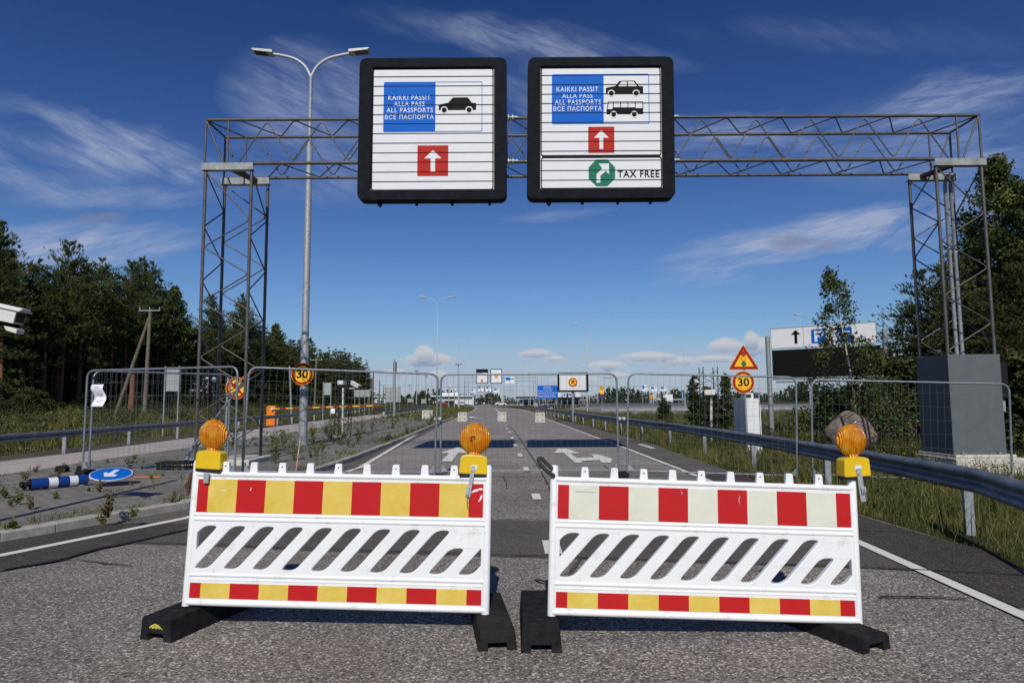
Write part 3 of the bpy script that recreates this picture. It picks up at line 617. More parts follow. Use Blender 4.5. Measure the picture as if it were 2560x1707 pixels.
def foot(label, fl, fr, direction, mat, smear=None, h=.135):
    fl = Vector((*fl, 0)); fr = Vector((*fr, 0)); c = (fl+fr)/2; w = (fr-fl).length; d = Vector((*direction, 0)).normalized(); n = Vector((d.y, -d.x, 0))
    o = thing('rubber_ballast', label, 'barrier foot', c, 0, 'rubber feet under the barriers'); mb = MB(); L = .80; t = .015
    def prof(a, hh=h, ins=0.): # cross-section with a carrying recess below
        q = w/2-ins; return [c+d*a+n*x+Vector((0, 0, z)) for x, z in ((-q, 0), (-q*.5, 0), (-q*.5, .05), (q*.48, .05), (q*.48, 0), (q, 0), (q-t*.8, hh-.008), (q-t*1.3, hh), (-q+t*1.3, hh), (-q+t*.8, hh-.008))]
    secs = [(0, h-.004), (.008, h), (.792, h), (L, h-.004)]; n_ = 10; V = []
    for a, hh in secs: V += prof(a, hh)
    fs = [tuple(range(n_))]+[tuple(range(len(V)-1, len(V)-n_-1, -1))]
    for k in range(len(secs)-1): fs += [(k*n_+i, (k+1)*n_+i, (k+1)*n_+(i+1) % n_, k*n_+(i+1) % n_) for i in range(n_)]
    mb.add(V, fs)
    for a, b, sx, sy in ((.14, 0, .05, .03), (.28, -.03, .035, .02), (.28, .05, .035, .02), (.62, 0, .05, .03), (.7, -.04, .03, .02)):
        p = c+d*a+n*b+Vector((0, 0, h+.001)); mb.prism([p+n*sx*.5*math.cos(q*math.pi/5)+d*sy*.5*math.sin(q*math.pi/5) for q in range(10)], (0, 0, .0015), 1)
    mb.build('block', [mat, 'dark slot'], o)
    if smear:
        sb = MB(); u0, u1 = smear; nv_ = Vector((0, 0, 1)); base = c-d*.0015
        pts = [base+n*lerp(u0, u1, k/8)*w+nv_*(.088+.026*math.sin(math.pi*k/8)-.012*k/8) for k in range(9)]+[base+n*lerp(u1, u0, k/8)*w+nv_*(.080+.006*math.sin(3*k)) for k in range(9)]
        sb.prism(pts, d*.001); sb.build('paint_smear', 'yellow paint smear', o)
    return o
foot('black rubber foot angled out under the left end of the red and yellow barrier', (-2.345, 4.275), (-2.105, 4.265), (.30, 1), 'black rubber', (-.2, .22), .145)
foot('worn greyish rubber foot under the right end of the red and yellow barrier', (-.213, 4.075), (.022, 4.075), (-.13, 1), 'worn grey rubber', None, .120)
foot('black rubber foot under the left end of the red and white barrier', (.042, 4.05), (.283, 4.02), (.0, 1), 'black rubber', None, .145)
foot('black rubber foot skewed out under the right end of the red and white barrier', (2.005, 4.03), (2.235, 4.02), (-.42, 1), 'black rubber', None, .096)

def warning_lamp(label, loc, yaw, clampdz, roll=0., clamp='long', back=False, handle=True):
    """origin at the bottom middle of the battery box"""
    o = thing('warning_lamp', label, 'warning lamp', loc, 0, 'amber warning lamps on the barriers'); o.rotation_euler = (0, R(roll), yaw)
    w, h, dp = .093, .134, .042
    pr = fillet([Vector((-w, -dp, .012)), Vector((w, -dp, .012)), Vector((w-.006, -dp, h-.012)), Vector((w*.5, -dp, h)), Vector((-w*.5, -dp, h)), Vector((-w+.006, -dp, h-.012))], .012, 3, True)
    mb = MB(); mb.prism(pr, (0, dp*2, 0)); mb.build('battery_box', 'lamp yellow plastic', o, False, bevel=.004)
    mb = MB(); mb.box((0, 0, .0035), (w*1.94, dp*1.9, .021)); mb.build('base', 'black plastic', o, False, bevel=.004)
    T = Matrix.Translation((0, 0, h+.104)) @ Matrix.Rotation(math.pi/2, 4, 'X')
    pf = [(.0, .040), (.03, .0385), (.06, .034), (.084, .026), (.099, .014), (.103, .005), (.103, -.005), (.099, -.014), (.084, -.026), (.06, -.034), (.03, -.0385), (0, -.040)]
    mb = MB(); mb.lathe(pf, T, 40)
    mb.lathe([(.040, h-.003), (.036, h+.006), (.034, h+.014), (.03, h+.02)], Matrix.Identity(4), 20)
    for k in range(9): mb.box((-.026+.0065*k, 0, h+.204-.0004*(k-4)**2), (.003, .02, .012))
    ln = mb.build('lens', 'amber lens', o, False)
    mb = MB(); mb.lathe([(0, .012), (.055, .010), (.07, .002), (.055, -.01), (0, -.012)], T, 24); mb.lathe([(0, .034), (.016, .034), (.016, 0)], T, 12); mb.build('reflector', 'amber core', ln, False)
    if clamp == 'long':
        mb = MB(); mb.tube([Vector((-.012+.014*math.cos(q*.45), -.0425, h+.106+.014*math.sin(q*.45))) for q in range(11)], .004, 6); mb.build('bulb_ring', 'black plastic', o, False)
    if handle:
        mb = MB(); mb.tube(fillet([Vector((-.01, 0, h+.20)), Vector((-.048, 0, h+.232)), Vector((-.045, 0, h+.246)), Vector((.045, 0, h+.238)), Vector((.05, 0, h+.228)), Vector((.012, 0, h+.20))], .008, 3), .0013, 5); mb.build('wire_handle', 'wire silver', o, False)
    s = -1
    if clamp == 'long':
        a = R(7); M3 = Matrix.Rotation(a, 3, 'Y'); mb = MB()
        mb.box((-.012, s*(dp+.0045), -.035), (.026, .005, .20), M3); mb.tube([(-.006, s*(dp+.012), .035), (-.006, s*(dp), .035)], .0085, 10)
        mb.box((-.030, s*(dp+.012), -.095), (.020, .008, .05), M3); mb.tube([(-.022, s*(dp+.011), -.115), (-.034, s*(dp+.016), -.14), (-.024, s*(dp+.016), -.158), (-.012, s*(dp+.016), -.145), (-.016, s*(dp+.012), -.12)], .0018, 5)
        mb.build('clamp', 'bright galvanised steel', o, False, bevel=.001)
        mb = MB(); mb.box((.003, s*(dp+.002), .055), (.04, .003, .028)); mb.build('sticker', 'sticker white', o, False)
        mb = MB(); mb.tube([(.055, 0, .10), (.066, .0, .125)], [.008, .005], 6); mb.build('switch', 'black plastic', o, False)
        mb = MB(); mb.tube(fillet([Vector((-.03, s*(dp+.02), -.15)), Vector((-.028, s*(dp+.02), -.19)), Vector((-.010, s*(dp+.02), -.205))], .02, 4), .0018, 5); mb.build('cable', 'cable green', o, False)
    elif clamp == 'side':
        mb = MB(); mb.box((.012, s*(dp+.004), -.04), (.034, .006, .21), Matrix.Rotation(R(-5), 3, 'Y')); mb.tube([(.004, s*(dp+.013), .035), (.004, s*dp, .035)], .010, 10)
        for q in (-.008, .003, .014): mb.tube([(.016+q, s*(dp+.014), -.05), (.016+q, s*(dp+.02), -.075), (.018+q, s*(dp+.014), -.098)], .004, 6)
        mb.tube([(.03, s*(dp+.012), -.09), (.04, s*(dp+.014), -.13), (.046, s*(dp+.012), -.135)], .002, 5)
        mb.build('clamp', 'bright galvanised steel', o, False, bevel=.001)
        mb = MB(); mb.box((.002, s*(dp+.002), .070), (.045, .002, .028)); mb.build('sticker', 'sticker white', o, False)
    else:
        mb = MB(); mb.box((.0, s*(dp+.004), -.045), (.038, .006, .072)); mb.build('clamp', 'sign back grey', o, False, bevel=.003)
        mb = MB(); mb.tube([Vector((-.006+.013*math.cos(a), s*(dp+.0005), .035+.012*math.sin(a))) for a in [R(t) for t in range(180, 361, 30)]]+[Vector((.007, s*(dp+.0005), .042)), Vector((-.019, s*(dp+.0005), .042))], .0015, 5); mb.build('embossed_mark', 'lamp yellow plastic', o, False)
    return o
lc = BM1 @ Vector((-.890, 0, .866+.007)); warning_lamp('amber round lamp on yellow box at the left end of the left barrier', lc+Vector((.0, 0, -.0)), R(-9), 0, 2.5, 'short', handle=False)
lc = BM1 @ Vector((.885, 0, .866+.005)); warning_lamp('amber round lamp on yellow box with long steel clamp and raised wire handle', lc, R(2), 0, 3, 'long')
lc = BM2 @ Vector((1.000, 0, .866+.050)); warning_lamp('amber round lamp on yellow box above the right end of the right barrier', lc, R(9), 0, -1.5, 'side')
mb = MB(); p = [BM2 @ Vector(q) for q in ((-.985, -.035, .87), (-1.03, -.05, .895), (-1.08, -.05, .94), (-1.095, -.045, .975), (-1.075, -.04, .985), (-1.045, -.035, .955), (-1.0, -.03, .915))]
def ribbon(pts, w, t=.003):
    m = MB(); pts = fillet(pts, .02, 3); n = len(pts); A = [q+Vector((0, -w/2, 0)) for q in pts]; B = [q+Vector((0, w/2, 0)) for q in pts]
    for k in range(n-1):
        m.prism([A[k], A[k+1], B[k+1], B[k]], Vector((pts[k+1]-pts[k]).normalized().cross(Vector((0, 1, 0))))*t)
    return m
ms = MB(); ms.tube(fillet(p, .02, 3), .0125, 8); tag(ms.build('strap', 'strap dark'), 'dark webbing strap looped round the left post of the red and white barrier', 'strap')
mb = MB(); q = [BM1 @ Vector(v) for v in ((-1.012, -.01, .87), (-1.035, -.01, .83), (-1.052, 0, .76), (-1.047, 0, .70), (-1.03, 0, .71), (-1.028, 0, .79), (-1.004, 0, .86))]
mb.prism(q, (0, .02, 0)).build('bracket', 'rust brown', b1, bevel=.002)

# ================================================================= fence panels
def fence(label, a, b, z0, z1, h=1.98, clampside=None, taut=True):
    a = Vector((a[0], a[1], z0)); b = Vector((b[0], b[1], z1)); o = thing('mesh_barrier', label, 'fence panel', a, 0, 'temporary mesh fence panels across the road')
    u = (b-a); L = u.length; u.normalize(); n = Vector((u.y, -u.x, 0)).normalized(); up = n.cross(u)*-1
    if up.z < 0: up = -up
    P = lambda x, z, off=0.: a+u*x+up*z+n*off
    fr = fillet([P(.02, 0), P(.02, h), P(L-.02, h), P(L-.02, 0)], .17, 7)
    mb = MB(); mb.tube(fr, .0195, 10); mb.tube([P(.02, .14), P(L-.02, .14)], .014, 8); mb.build('frame', 'fence tube steel', o)
    mb = MB(); nv = 28
    for i in range(1, nv): 
        x = .02+(L-.04)*i/nv; mb.tube([P(x, .14, .004), P(x, h, .004)], .0017, 4, smooth=False)
    for z in (.20, .46, .72, .98, 1.24, 1.50, 1.76):
        wob = [P(.02+(L-.04)*k/12, z+.004*math.sin(k*2.1+z*9)) for k in range(13)]; mb.tube(wob, .0017, 4, smooth=False)
    mb.build('wire_mesh', 'mesh wire steel', o)
    for x in (.02, L-.02):
        mb = MB(); sgn = 1 if x < 1 else -1; mb.add([P(x, .14), P(x+sgn*.14, .14), P(x, .30), P(x, .14, .003), P(x+sgn*.14, .14, .003), P(x, .30, .003)], [(0, 1, 2), (5, 4, 3), (0, 3, 4, 1), (1, 4, 5, 2), (2, 5, 3, 0)]); mb.build('corner_gusset', 'galvanised steel', o)
    return o
fence('mesh fence panel with the white paper notice, behind the fallen blue and white bollard', (-8.17, 12.75), (-4.80, 11.65), .12, .12, 1.99)
fence('mesh fence panel receding behind the one with the paper notice', (-8.12, 12.85), (-6.35, 15.0), .12, .12, 1.99)
fence('mesh fence panel on the paved island in front of the tall lamp post', (-4.85, 12.0), (-1.47, 12.75), .12, .0, 2.0)
fence('mesh fence panel standing square across the middle of the road', (-1.41, 12.95), (2.07, 13.05), 0, 0, 2.0)
fence('mesh fence panel crossing the right edge line towards the guardrail', (2.18, 12.95), (5.40, 12.75), 0, -.10, 2.0)
fence('rightmost mesh fence panel in the grass in front of the grey cabinet', (5.76, 13.0), (9.28, 12.5), -.10, -.22, 1.96)
def block_foot(x, y, z, label):
    o = MB(); o.box((x, y, z+.06), (.20, .36, .09)); tag(o.build('rubber_ballast', 'black rubber', bevel=.02), label, 'fence foot', 'rubber feet under the mesh fence')
block_foot(-8.1, 12.75, .12, 'black rubber block under the far left end of the mesh fence')
block_foot(-4.83, 11.8, .12, 'black rubber block between the two island panels of the mesh fence')
block_foot(-1.44, 12.85, .0, 'black rubber block at the left end of the middle fence panel')
block_foot(2.12, 13.0, 0, 'black rubber block at the right end of the middle fence panel')
for x, y, z, lb in ((-1.44, 12.85, 1.15, 'steel coupler joining the fence panels left of the middle one'), (2.12, 13.0, 1.13, 'steel coupler joining the fence panels right of the middle one')):
    mb = MB(); mb.tube([(x-.05, y-.02, z), (x+.055, y-.02, z)], .014, 8); mb.box((x-.035, y, z), (.05, .06, .06)); mb.box((x+.05, y, z), (.05, .06, .06))
    tag(mb.build('coupler', 'bright galvanised steel', bevel=.004), lb, 'coupler', 'fence couplers')
# paper notice, curled
def notice():
    a = Vector((-8.17, 12.75, .12)); b = Vector((-4.8, 11.65, .12)); u = (b-a).normalized(); n = Vector((u.y, -u.x, 0))
    o = thing('paper_notice', 'white curled paper notice tied high on the leftmost fence panel', 'notice', a+u*.22+Vector((0, 0, 1.0))); V = []; nx, nz = 6, 24; W_, H_ = .30, .42
    def pt(i, j, off=0.):
        s = i/nx; t = j/nz; z = 1.72-H_*t; x = .21+W_*s-.022*math.sin(t*math.pi*2*.9+.3)*(.6+.6*t)
        return a+u*x+Vector((0, 0, z))+n*(.03+.035*math.sin(t*math.pi*2.4+.5)+off)
    mb = MB(); V = [pt(i, j) for j in range(nz+1) for i in range(nx+1)]
    mb.add(V, [(j*(nx+1)+i, j*(nx+1)+i+1, (j+1)*(nx+1)+i+1, (j+1)*(nx+1)+i) for j in range(nz) for i in range(nx)], 0, True)
    s = mb.build('sheet', 'paper', o); m = s.modifiers.new('t', 'SOLIDIFY'); m.thickness = .0008
    mb = MB()
    for j, a0, a1, th in ((2.0, .22, .78, .5), (3.1, .34, .66, .3), (3.9, .36, .64, .3), (10.2, .18, .82, .5), (11.2, .24, .78, .3), (12.0, .36, .66, .3), (17.0, .12, .86, .5), (18.2, .26, .76, .3), (19.1, .36, .66, .3)):
        i0, i1 = a0*nx, a1*nx; k = 6
        A = [pt(lerp(i0, i1, q/k), j, .002) for q in range(k+1)]; B = [pt(lerp(i0, i1, q/k), j+th, .002) for q in range(k+1)]
        mb.add(A+B, [(q, q+1, k+2+q, k+1+q) for q in range(k)])
    mb.build('lettering', 'paper print', o)
notice()

# ================================================================= gantry
def zigzag(mb, pts, r=.0155, fr=.12): mb.tube(fillet(pts, fr, 4), r, 7)
def gantry():
    global GAN
    o = GAN = thing('gantry', 'brown grey steel lattice gantry spanning the whole road behind the fence', 'gantry', (-6.5, 15.4, 0))
    yf, yb, zb, zt = 14.9, 15.92, 6.98, 8.02
    def tower(xl, xr, z0):
        mb = MB(); per = 1.26
        for x in (xl, xr):
            for y in (yf, yb): mb.tube([(x, y, z0), (x, y, zb-.16)], .036, 10)
        def face(pa, pb, ph):   # pa, pb = (x, y) of the two legs
            z = 6.75-ph; pts = [Vector((*pa, 6.8))]; s = 1
            while z > z0: pts.append(Vector((*(pb if s else pa), z))); z -= per/2; s = 1-s
            zigzag(mb, pts)
        r_ = xl > 0
        face((xl, yf), (xr, yf), 1.10 if not r_ else 1.05); face((xl, yb), (xr, yb), .75)
        face((xl, yf), (xl, yb), .62); face((xr, yf), (xr, yb), .85)
        return mb
    tw = tower(-7.04, -5.98, .24).build('tower', 'gantry brown grey steel', o); tw2 = tower(9.8, 10.85, .1).build('tower', 'gantry brown grey steel', o)
    mb = MB(); x0, x1 = -7.07, 10.87
    for y in (yf, yb):
        e0, e1 = (x0, x1) 
        mb.tube([(e0, y, zt), (e1, y, zt)], .036, 10)
        mb.tube([((e0 if y == yb else x0+1.05), y, zb), ((e1 if y == yb else x1-1.05), y, zb)], .036 if y == yb else .042, 10)
    for x in (x0, x1):
        sg = 1 if x < 0 else -1
        mb.tube([(x, yf, zt), (x, yb, zt)], .025, 8)
        for y in (yf, yb):
            mb.tube([(x, y, zt), (x, y, zb-.1)], .025, 8); mb.tube([(x, y, zt), (x+sg*.45, y, zb-.05)], .02, 8); mb.tube([(x+sg*.52, y, zt), (x+sg*.52, y, zb-.05)], .022, 8)
        mb.tube([(x, yf, zt), (x+sg*.5, yb, zt)], .018, 8)
    per = 1.26
    def zz_(phase, pa, pb):
        pts = []; k = math.ceil((x0+.5-phase)/(per/2)); x = phase+k*per/2
        while x < x1-.5: pts.append(Vector((x, *(pa if k % 2 == 0 else pb)))); k += 1; x = phase+k*per/2
        zigzag(mb, pts)
    f = .033
    zz_(4.43, (yf, zt-f), (yf, zb+f)); zz_(5.07, (yb, zt-f), (yb, zb+f)); zz_(5.04, (yf+f, zt), (yb-f, zt)); zz_(4.75, (yf+f, zb), (yb-f, zb))
    mb.build('truss', 'gantry brown grey steel', o)
    for xa, xb in ((-7.12, -5.93), (9.74, 10.93)):
        for y in (yf, yb):
            dx = 0 if y == yf else (.0)
            mb = MB(); z0, z1 = zb-.17, zb-.01; ya = y-.075; yb_ = y+.075
            mb.b2((xa+dx, ya, z0), (xb+dx, ya+.008, z1)); mb.b2((xa+dx, ya+.009, z1-.008), (xb+dx, yb_, z1)); mb.b2((xa+dx, ya+.009, z0), (xb+dx, yb_, z0+.008))
            mb.build('head_plate', 'head plate zinc', o)
        s = 1 if xa < 0 else -1; xm = (xa+xb)/2
        mb = MB(); mb.prism([(xm-.07, yf+.08, zb-.12), (xm+.07, yf+.08, zb-.12), (xm+.07+s*.25, yb-.08, zb-.12), (xm-.07+s*.25, yb-.08, zb-.12)], (0, 0, .08)); mb.build('cross_beam', 'dark lattice steel', o)
gantry()
for x in (10.37, 10.50): 
    mb = MB(); mb.tube([(x, 15.45, 2.3), (x-.02, 15.45, 6.55), (x-.05, 15.3, 6.75)], .042, 10)
    for z in (3.2, 4.9, 6.2): mb.tube([(x, 15.45, z), (x, 15.45, z+.04)], .05, 8)
    mb.build('conduit_pipe', 'galvanised steel', GAN)
def pad(x, y, w, l, z0, z1, label, mat='pale concrete'):
    mb = MB(); mb.b2((x-w/2, y-l/2, z0), (x+w/2, y+l/2, z1)); tag(mb.build('concrete_pad', mat, bevel=.02), label, 'concrete pad')
pad(-6.5, 15.4, 1.5, 1.5, .0, .235, 'low concrete pad under the left gantry tower')
def cabinet():
    mb = MB(); x0, x1, y0, y1, z0, z1 = 9.745, 10.915, 14.835, 16.0, .25, 2.46
    o = thing('gantry_base_cladding', 'tall grey steel cabinet enclosing the foot of the right gantry tower', 'cabinet', (10.3, 15.3, z0))
    mb.b2((x0, y0, z0), (x1, y1, z1)); mb.build('body', 'grey cabinet paint', o, bevel=.006)
    for x in (x0+.18, x1-.18):
        mb = MB(); mb.box((x, y0-.035, z0+.02), (.09, .06, .02)); mb.tube([(x, y0-.04, z0), (x, y0-.04, z0+.07)], .016, 6); mb.build('anchor_bolt', 'galvanised steel', o)
    mb = MB(); mb.b2((x0-.06, y0-.16, -.35), (x1+.36, y1+.2, .17)); mb.b2((x0-.01, y0-.08, .171), (x1+.16, y1+.1, .245))
    tag(mb.build('concrete_plinth', 'pale concrete', bevel=.02), 'pale concrete plinth under the tall grey cabinet', 'plinth')
    q = thing('sign_back', 'dark sign back on a post right behind the tall grey cabinet', 'sign', (11.95, 17.5, 0))
    mb = MB(); a = at(2485, 905, 17.0); b = at(2524, 995, 17.0); mb.b2((a.x, 17.0, b.z), (b.x, 17.06, a.z)); mb.build('panel', 'building dark', q, bevel=.01)
    a = at(2497, 998, 17.1); b = at(2515, 1028, 17.1); mb = MB(); mb.b2((a.x, 17.1, b.z), (b.x, 17.14, a.z)); mb.build('sub_plate', 'sign back grey', q)
    mb = MB(); mb.tube([(11.85, 17.2, -.1), (11.85, 17.2, 2.2)], .03, 8); mb.build('post', 'galvanised steel', q)
cabinet()

# ================================================================= overhead signs
def grf(P, root, items, off0=.004):
    """flat graphics on a sign: list of (material, polygon list, off)"""
    for nm, mat, polys, off in items:
        mb = MB()
        for p in polys: mb.prism(P.poly(p, off), P.back(.003))
        mb.build(nm, mat, root)
def car_poly(u, v, s, windows):
    q = lambda a, b: (u+a*s, v+b*s)
    return [q(0, 71), q(12, 66), q(90, 51), q(134, 1), q(277, 0), q(317, 53), q(358, 56), q(358, 122), q(0, 122)]
def circ(u, v, r, n=24): return [(u+r*math.cos(2*math.pi*i/n), v+r*math.sin(2*math.pi*i/n)) for i in range(n)]
def overhead(which):
    if which == 1: P = Plane(880, 120, 3.824, 14.2, 772, 775, .004); fr = (65, 98, 1480, 1450); fc = (183, 183, 1364, 1362)
    else: P = Plane(1290, 120, 3.824, 14.2, 812, 764, .0145); fr = (110, 89, 1510, 1438); fc = (228, 172, 1398, 1346)
    o = thing('overhead_sign', ('large black framed lane sign showing one solid car above a red arrow square' if which == 1 else 'large black framed lane sign showing a car, a bus and TAX FREE'), 'overhead sign', P(fr[2]/2, fr[3]), 0, 'black framed lane signs hung on the near gantry')
    mb = MB(); mb.ring(P.rr(*fr, 75, .05), [p for p in P.rr(fc[0]+6, fc[1]+6, fc[2]-6, fc[3]-6, 2, .05)], P.back(.32)); mb.prism(P.rr(fr[0]+12, fr[1]+12, fr[2]-12, fr[3]-12, 60, -.06), P.back(.19))
    mb.build('frame', 'sign frame black', o, bevel=.012)
    mb = MB(); mb.prism(P.rect(fc[0]+6, fc[1]+6, fc[2]-6, fc[3]-6, -.004), P.back(.03)); mb.build('face_panel', 'sign white', o)
    lines = (271, 363, 454, 545, 636, 725, 817, 908, 1000, 1090, 1182, 1272) if which == 1 else (258, 349, 439, 529, 620, 711, 801, 892, 984, 1074, 1167, 1258)
    mb = MB()
    for v in lines: mb.prism(P.rect(fc[0]+8, v-1.8, fc[2]-8, v+1.8, .010), P.back(.012))
    def rg(a, b, c, d, w, r): mb.ring(P.rr(a, b, c, d, r, .004), P.rr(a+w, b+w, c-w, d-w, r*.7, .004), P.back(.005))
    if which == 1: rg(190, 190, 1353, 1358, 11, 28)
    else: rg(237, 178, 1388, 1032, 10, 28); rg(240, 1040, 1390, 1341, 10, 28); mb.prism(P.rect(250, 1024, 1376, 1048, .006), P.back(.004))
    mb.build('slat_joints', 'sign black', o)
    du, dv_, h = (0, 0, 0) if which == 1 else (44, -74, 0)
    mb = MB(); a = (298, 322, 1245, 803) if which == 1 else (342, 247, 1277, 727)
    mb.ring(P.rr(*a, 16, 0), P.rr(a[0]+6, a[1]+6, a[2]-6, a[3]-6, 12, 0), P.back(.003)); mb.prism(P.rect(a[0]+3, a[1]+5, a[0]+497, a[3]-5, .0015), P.back(.003)); mb.build('blue_field', 'sign blue', o)
    mb = MB()
    if which == 1: tx = (("KAIKKI PASSIT", 343, 450, 748, 497), ("ALLA PASS", 398, 513, 692, 557), ("ALL PASSPORTS", 328, 572, 772, 617), ("ВСЕ ПАСПОРТА", 313, 638, 780, 683))
    else: tx = (("KAIKKI PASSIT", 387, 370, 788, 417), ("ALLA PASS", 440, 435, 733, 478), ("ALL PASSPORTS", 370, 494, 812, 541), ("ВСЕ ПАСПОРТА", 357, 558, 820, 603))
    for t in tx: text(mb, t[0], P, t[1], t[2], t[3], t[4], .004)
    mb.build('lettering', 'sign white', o)
    if which == 1:
        cars = [('car_symbol', 828, 474)]; sq = (628, 932, 922, 1222); ar = [(775, 977), (857, 1056), (797, 1056), (797, 1180), (755, 1180), (755, 1056), (693, 1056)]
    else:
        cars = [('car_symbol', 861, 313)]; sq = (690, 754, 940, 1003); ar = [(815, 788), (887, 860), (833, 860), (833, 967), (797, 967), (797, 860), (744, 860)]
    for nm, cu_, cv_ in cars:
        mb = MB(); mb.prism(P.poly(car_poly(cu_, cv_, 1, 0), 0), P.back(.003)); wy = cv_+121
        W1, W2 = cu_+52, cu_+291
        for w in (W1, W2): mb.prism(P.disc(w, wy, 34, .0015), P.back(.003), 1); mb.prism(P.disc(w, wy, 24, .003), P.back(.003))
        if which == 2:
            for wp in ([(980, 367), (1010, 322), (1063, 322), (1063, 367)], [(1073, 322), (1128, 322), (1160, 367), (1073, 367)]): mb.prism(P.poly(wp, .0015), P.back(.002), 1)
        mb.build(nm, ['sign black', 'sign white'], o)
    if which == 2:
        mb = MB(); mb.prism(P.poly([(881, 514), (1218, 514), (1218, 636), (866, 636), (866, 598)]), P.back(.003))
        for wp in ([(890, 522), (932, 522), (922, 586), (874, 586)], [(940, 522), (997, 522), (997, 569), (932, 569)], [(1005, 522), (1068, 522), (1068, 570), (1005, 570)], [(1075, 522), (1138, 522), (1138, 570), (1075, 570)], [(1146, 522), (1211, 522), (1211, 578), (1146, 578)]):
            mb.prism(P.poly(wp, .0015), P.back(.002), 1)
        for w in (935, 1132): mb.prism(P.disc(w, 638, 33, .0015), P.back(.003), 1); mb.prism(P.disc(w, 638, 23, .003), P.back(.003))
        mb.build('bus_symbol', ['sign black', 'sign white'], o)
        mb = MB(); c, r = (819, 1192), 126; k = r*math.tan(math.pi/8)
        mb.prism(P.poly([(c[0]+a, c[1]+b) for a, b in ((-k, -r), (k, -r), (r, -k), (r, k), (k, r), (-k, r), (-r, k), (-r, -k))]), P.back(.003))
        mb.prism(P.poly([(768, 1285), (768, 1205), (823, 1150), (788, 1105), (887, 1105), (887, 1205), (855, 1175), (805, 1220), (805, 1285)], .002), P.back(.003), 1)
        mb.build('tax_free_symbol', ['sign green', 'sign white'], o)
        mb = MB(); text(mb, "TAX FREE", P, 968, 1170, 1365, 1237, .002); mb.build('lettering', 'sign black', o)
    mb = MB(); mb.prism(P.rect(*sq), P.back(.003)); mb.prism(P.poly(ar, .002), P.back(.003), 1); mb.build('arrow_symbol', ['sign red', 'sign white'], o)
    pegs = (270, 622, 960, 1315) if which == 1 else (318, 636, 972, 1284)
    for i, u in enumerate(pegs):
        mb = MB(); mb.tube([P(u, fr[3]-6, -.09), P(u, fr[3]+38, -.09)], .033 if i else .05, 10)
        if i == 0: mb.tube([P(u-12, fr[3]+30, -.11), P(u, fr[3]+52, -.11), P(u+22, fr[3]+12, -.11)], .014, 6)
        mb.build('bottom_peg', 'sign frame black', o)
    for u, s in (((fr[2]+22, 1),) if which == 1 else ((fr[0]-14, -1), (fr[2]+30, 1))):
        for z in (8.02, 6.98):
            if which == 2 and s < 0: continue
            p = P(u, 700); mb = MB()
            for dx in (0, .05, .10): mb.tube([(p.x-.03+dx, 14.9, z), (p.x+dx-.005, 14.9, z)], .082 if dx != .05 else .062, 12)
            mb.tube([(p.x-.12, 14.85, z), (p.x+.2, 14.85, z)], .03, 8); mb.build('clamp', 'bright galvanised steel', o)
        mb = MB(); p = P(u, 700)
        for dx in (-.05, .06): mb.tube([(p.x+dx, 14.82, 6.95), (p.x+dx*.6, 14.82, 8.05)], .010, 6)
        mb.build('tie_rod', 'gantry brown grey steel', o)
    return o
overhead(1); overhead(2)

# ================================================================= street lamps and poles
def arm_lamp(label, base, top_z, arm, heads=2, r=.085, lean=0., head_s=1., group='street lamps along the roads', side=-1):
    o = thing('street_lamp', label, 'street lamp', base, 0, group); x, y, z0 = base; zf = top_z-.85*arm/1.55*.9
    n = 10 if y < 60 else 6; xl = lambda z: x+lean*(z-z0)
    mb = MB(); zs = [z0, lerp(z0, zf, .27), lerp(z0, zf, .275), lerp(z0, zf, .8), lerp(z0, zf, .803), zf]; rr = [r, r*.98, r*.86, r*.72, r*.5, r*.42]
    mb.tube([(xl(z), y, z) for z in zs], rr, n)
    if y < 60:
        mb.box((x, y, z0+.02), (.42, .42, .03)); [mb.tube([(x+a, y+b, z0), (x+a, y+b, z0+.08)], .015, 6) for a in (-.16, .16) for b in (-.16, .16)]
    mb.build('pole', 'galvanised steel' if y < 60 else 'bright galvanised steel', o)
    for s in ((-1, 1) if heads == 2 else (side,)):
        xt = xl(zf); pts = [(xt, y, zf-.3), (xt, y, zf), (xt+s*.12*arm, y, zf+.24*arm), (xt+s*.34*arm, y, zf+.40*arm), (xt+s*.62*arm, y, zf+.47*arm), (xt+s*arm*.80, y, zf+.50*arm)]
        mb = MB(); mb.tube(fillet([Vector(p) for p in pts], .25, 4), r*.38, n); a = mb.build('arm', 'bright galvanised steel', o)
        hx = xt+s*arm*.80; hz_ = zf+.51*arm; L = .72*head_s; w = .34*head_s; tl_ = s*R(7)
        M3 = Matrix.Rotation(-tl_, 3, 'Y'); c = Vector((hx+s*L*.46, y, hz_+.05))
        mb = MB(); pl = [(-L/2, -.05), (L/2-.08, -.05), (L/2, .0), (L/2-.03, .03), (-L/2+.05, .055), (-L/2, .03)]
        mb.prism([c+M3 @ Vector((s*a_, -w/2, b_)) for a_, b_ in pl], (0, w, 0)); mb.build('lamp_head', 'lamp head grey', o, bevel=.012 if y < 60 else 0)
        if y < 60: mb = MB(); mb.box(c+M3 @ Vector((s*L*.08, 0, -.054)), (L*.6, w*.75, .008), M3); mb.build('lamp_glass', 'lamp glass dark', o)
    return o
bz = G(757, 1112, .13); tp = at(776, 143, bz.y)
arm_lamp('tall galvanised double arm street lamp on the paved island carrying the 30 sign', (bz.x, bz.y, .12), tp.z+.10, 1.62, 2, .135, 0.0)
def lamp_px(label, px, top, base, d, arm, heads, side=-1, r=.09):
    t = at(px, top, d); arm_lamp(label, (t.x, d, 0), t.z, arm, heads, r, 0, 1.1, side=side)
lamp_px('double arm street lamp, second one along the left side of the road', 1093.5, 744, 0, 71, 1.55, 2)
lamp_px('thin double arm street lamp left of the far gantry', 1148, 852, 0, 126, 1.55, 2)
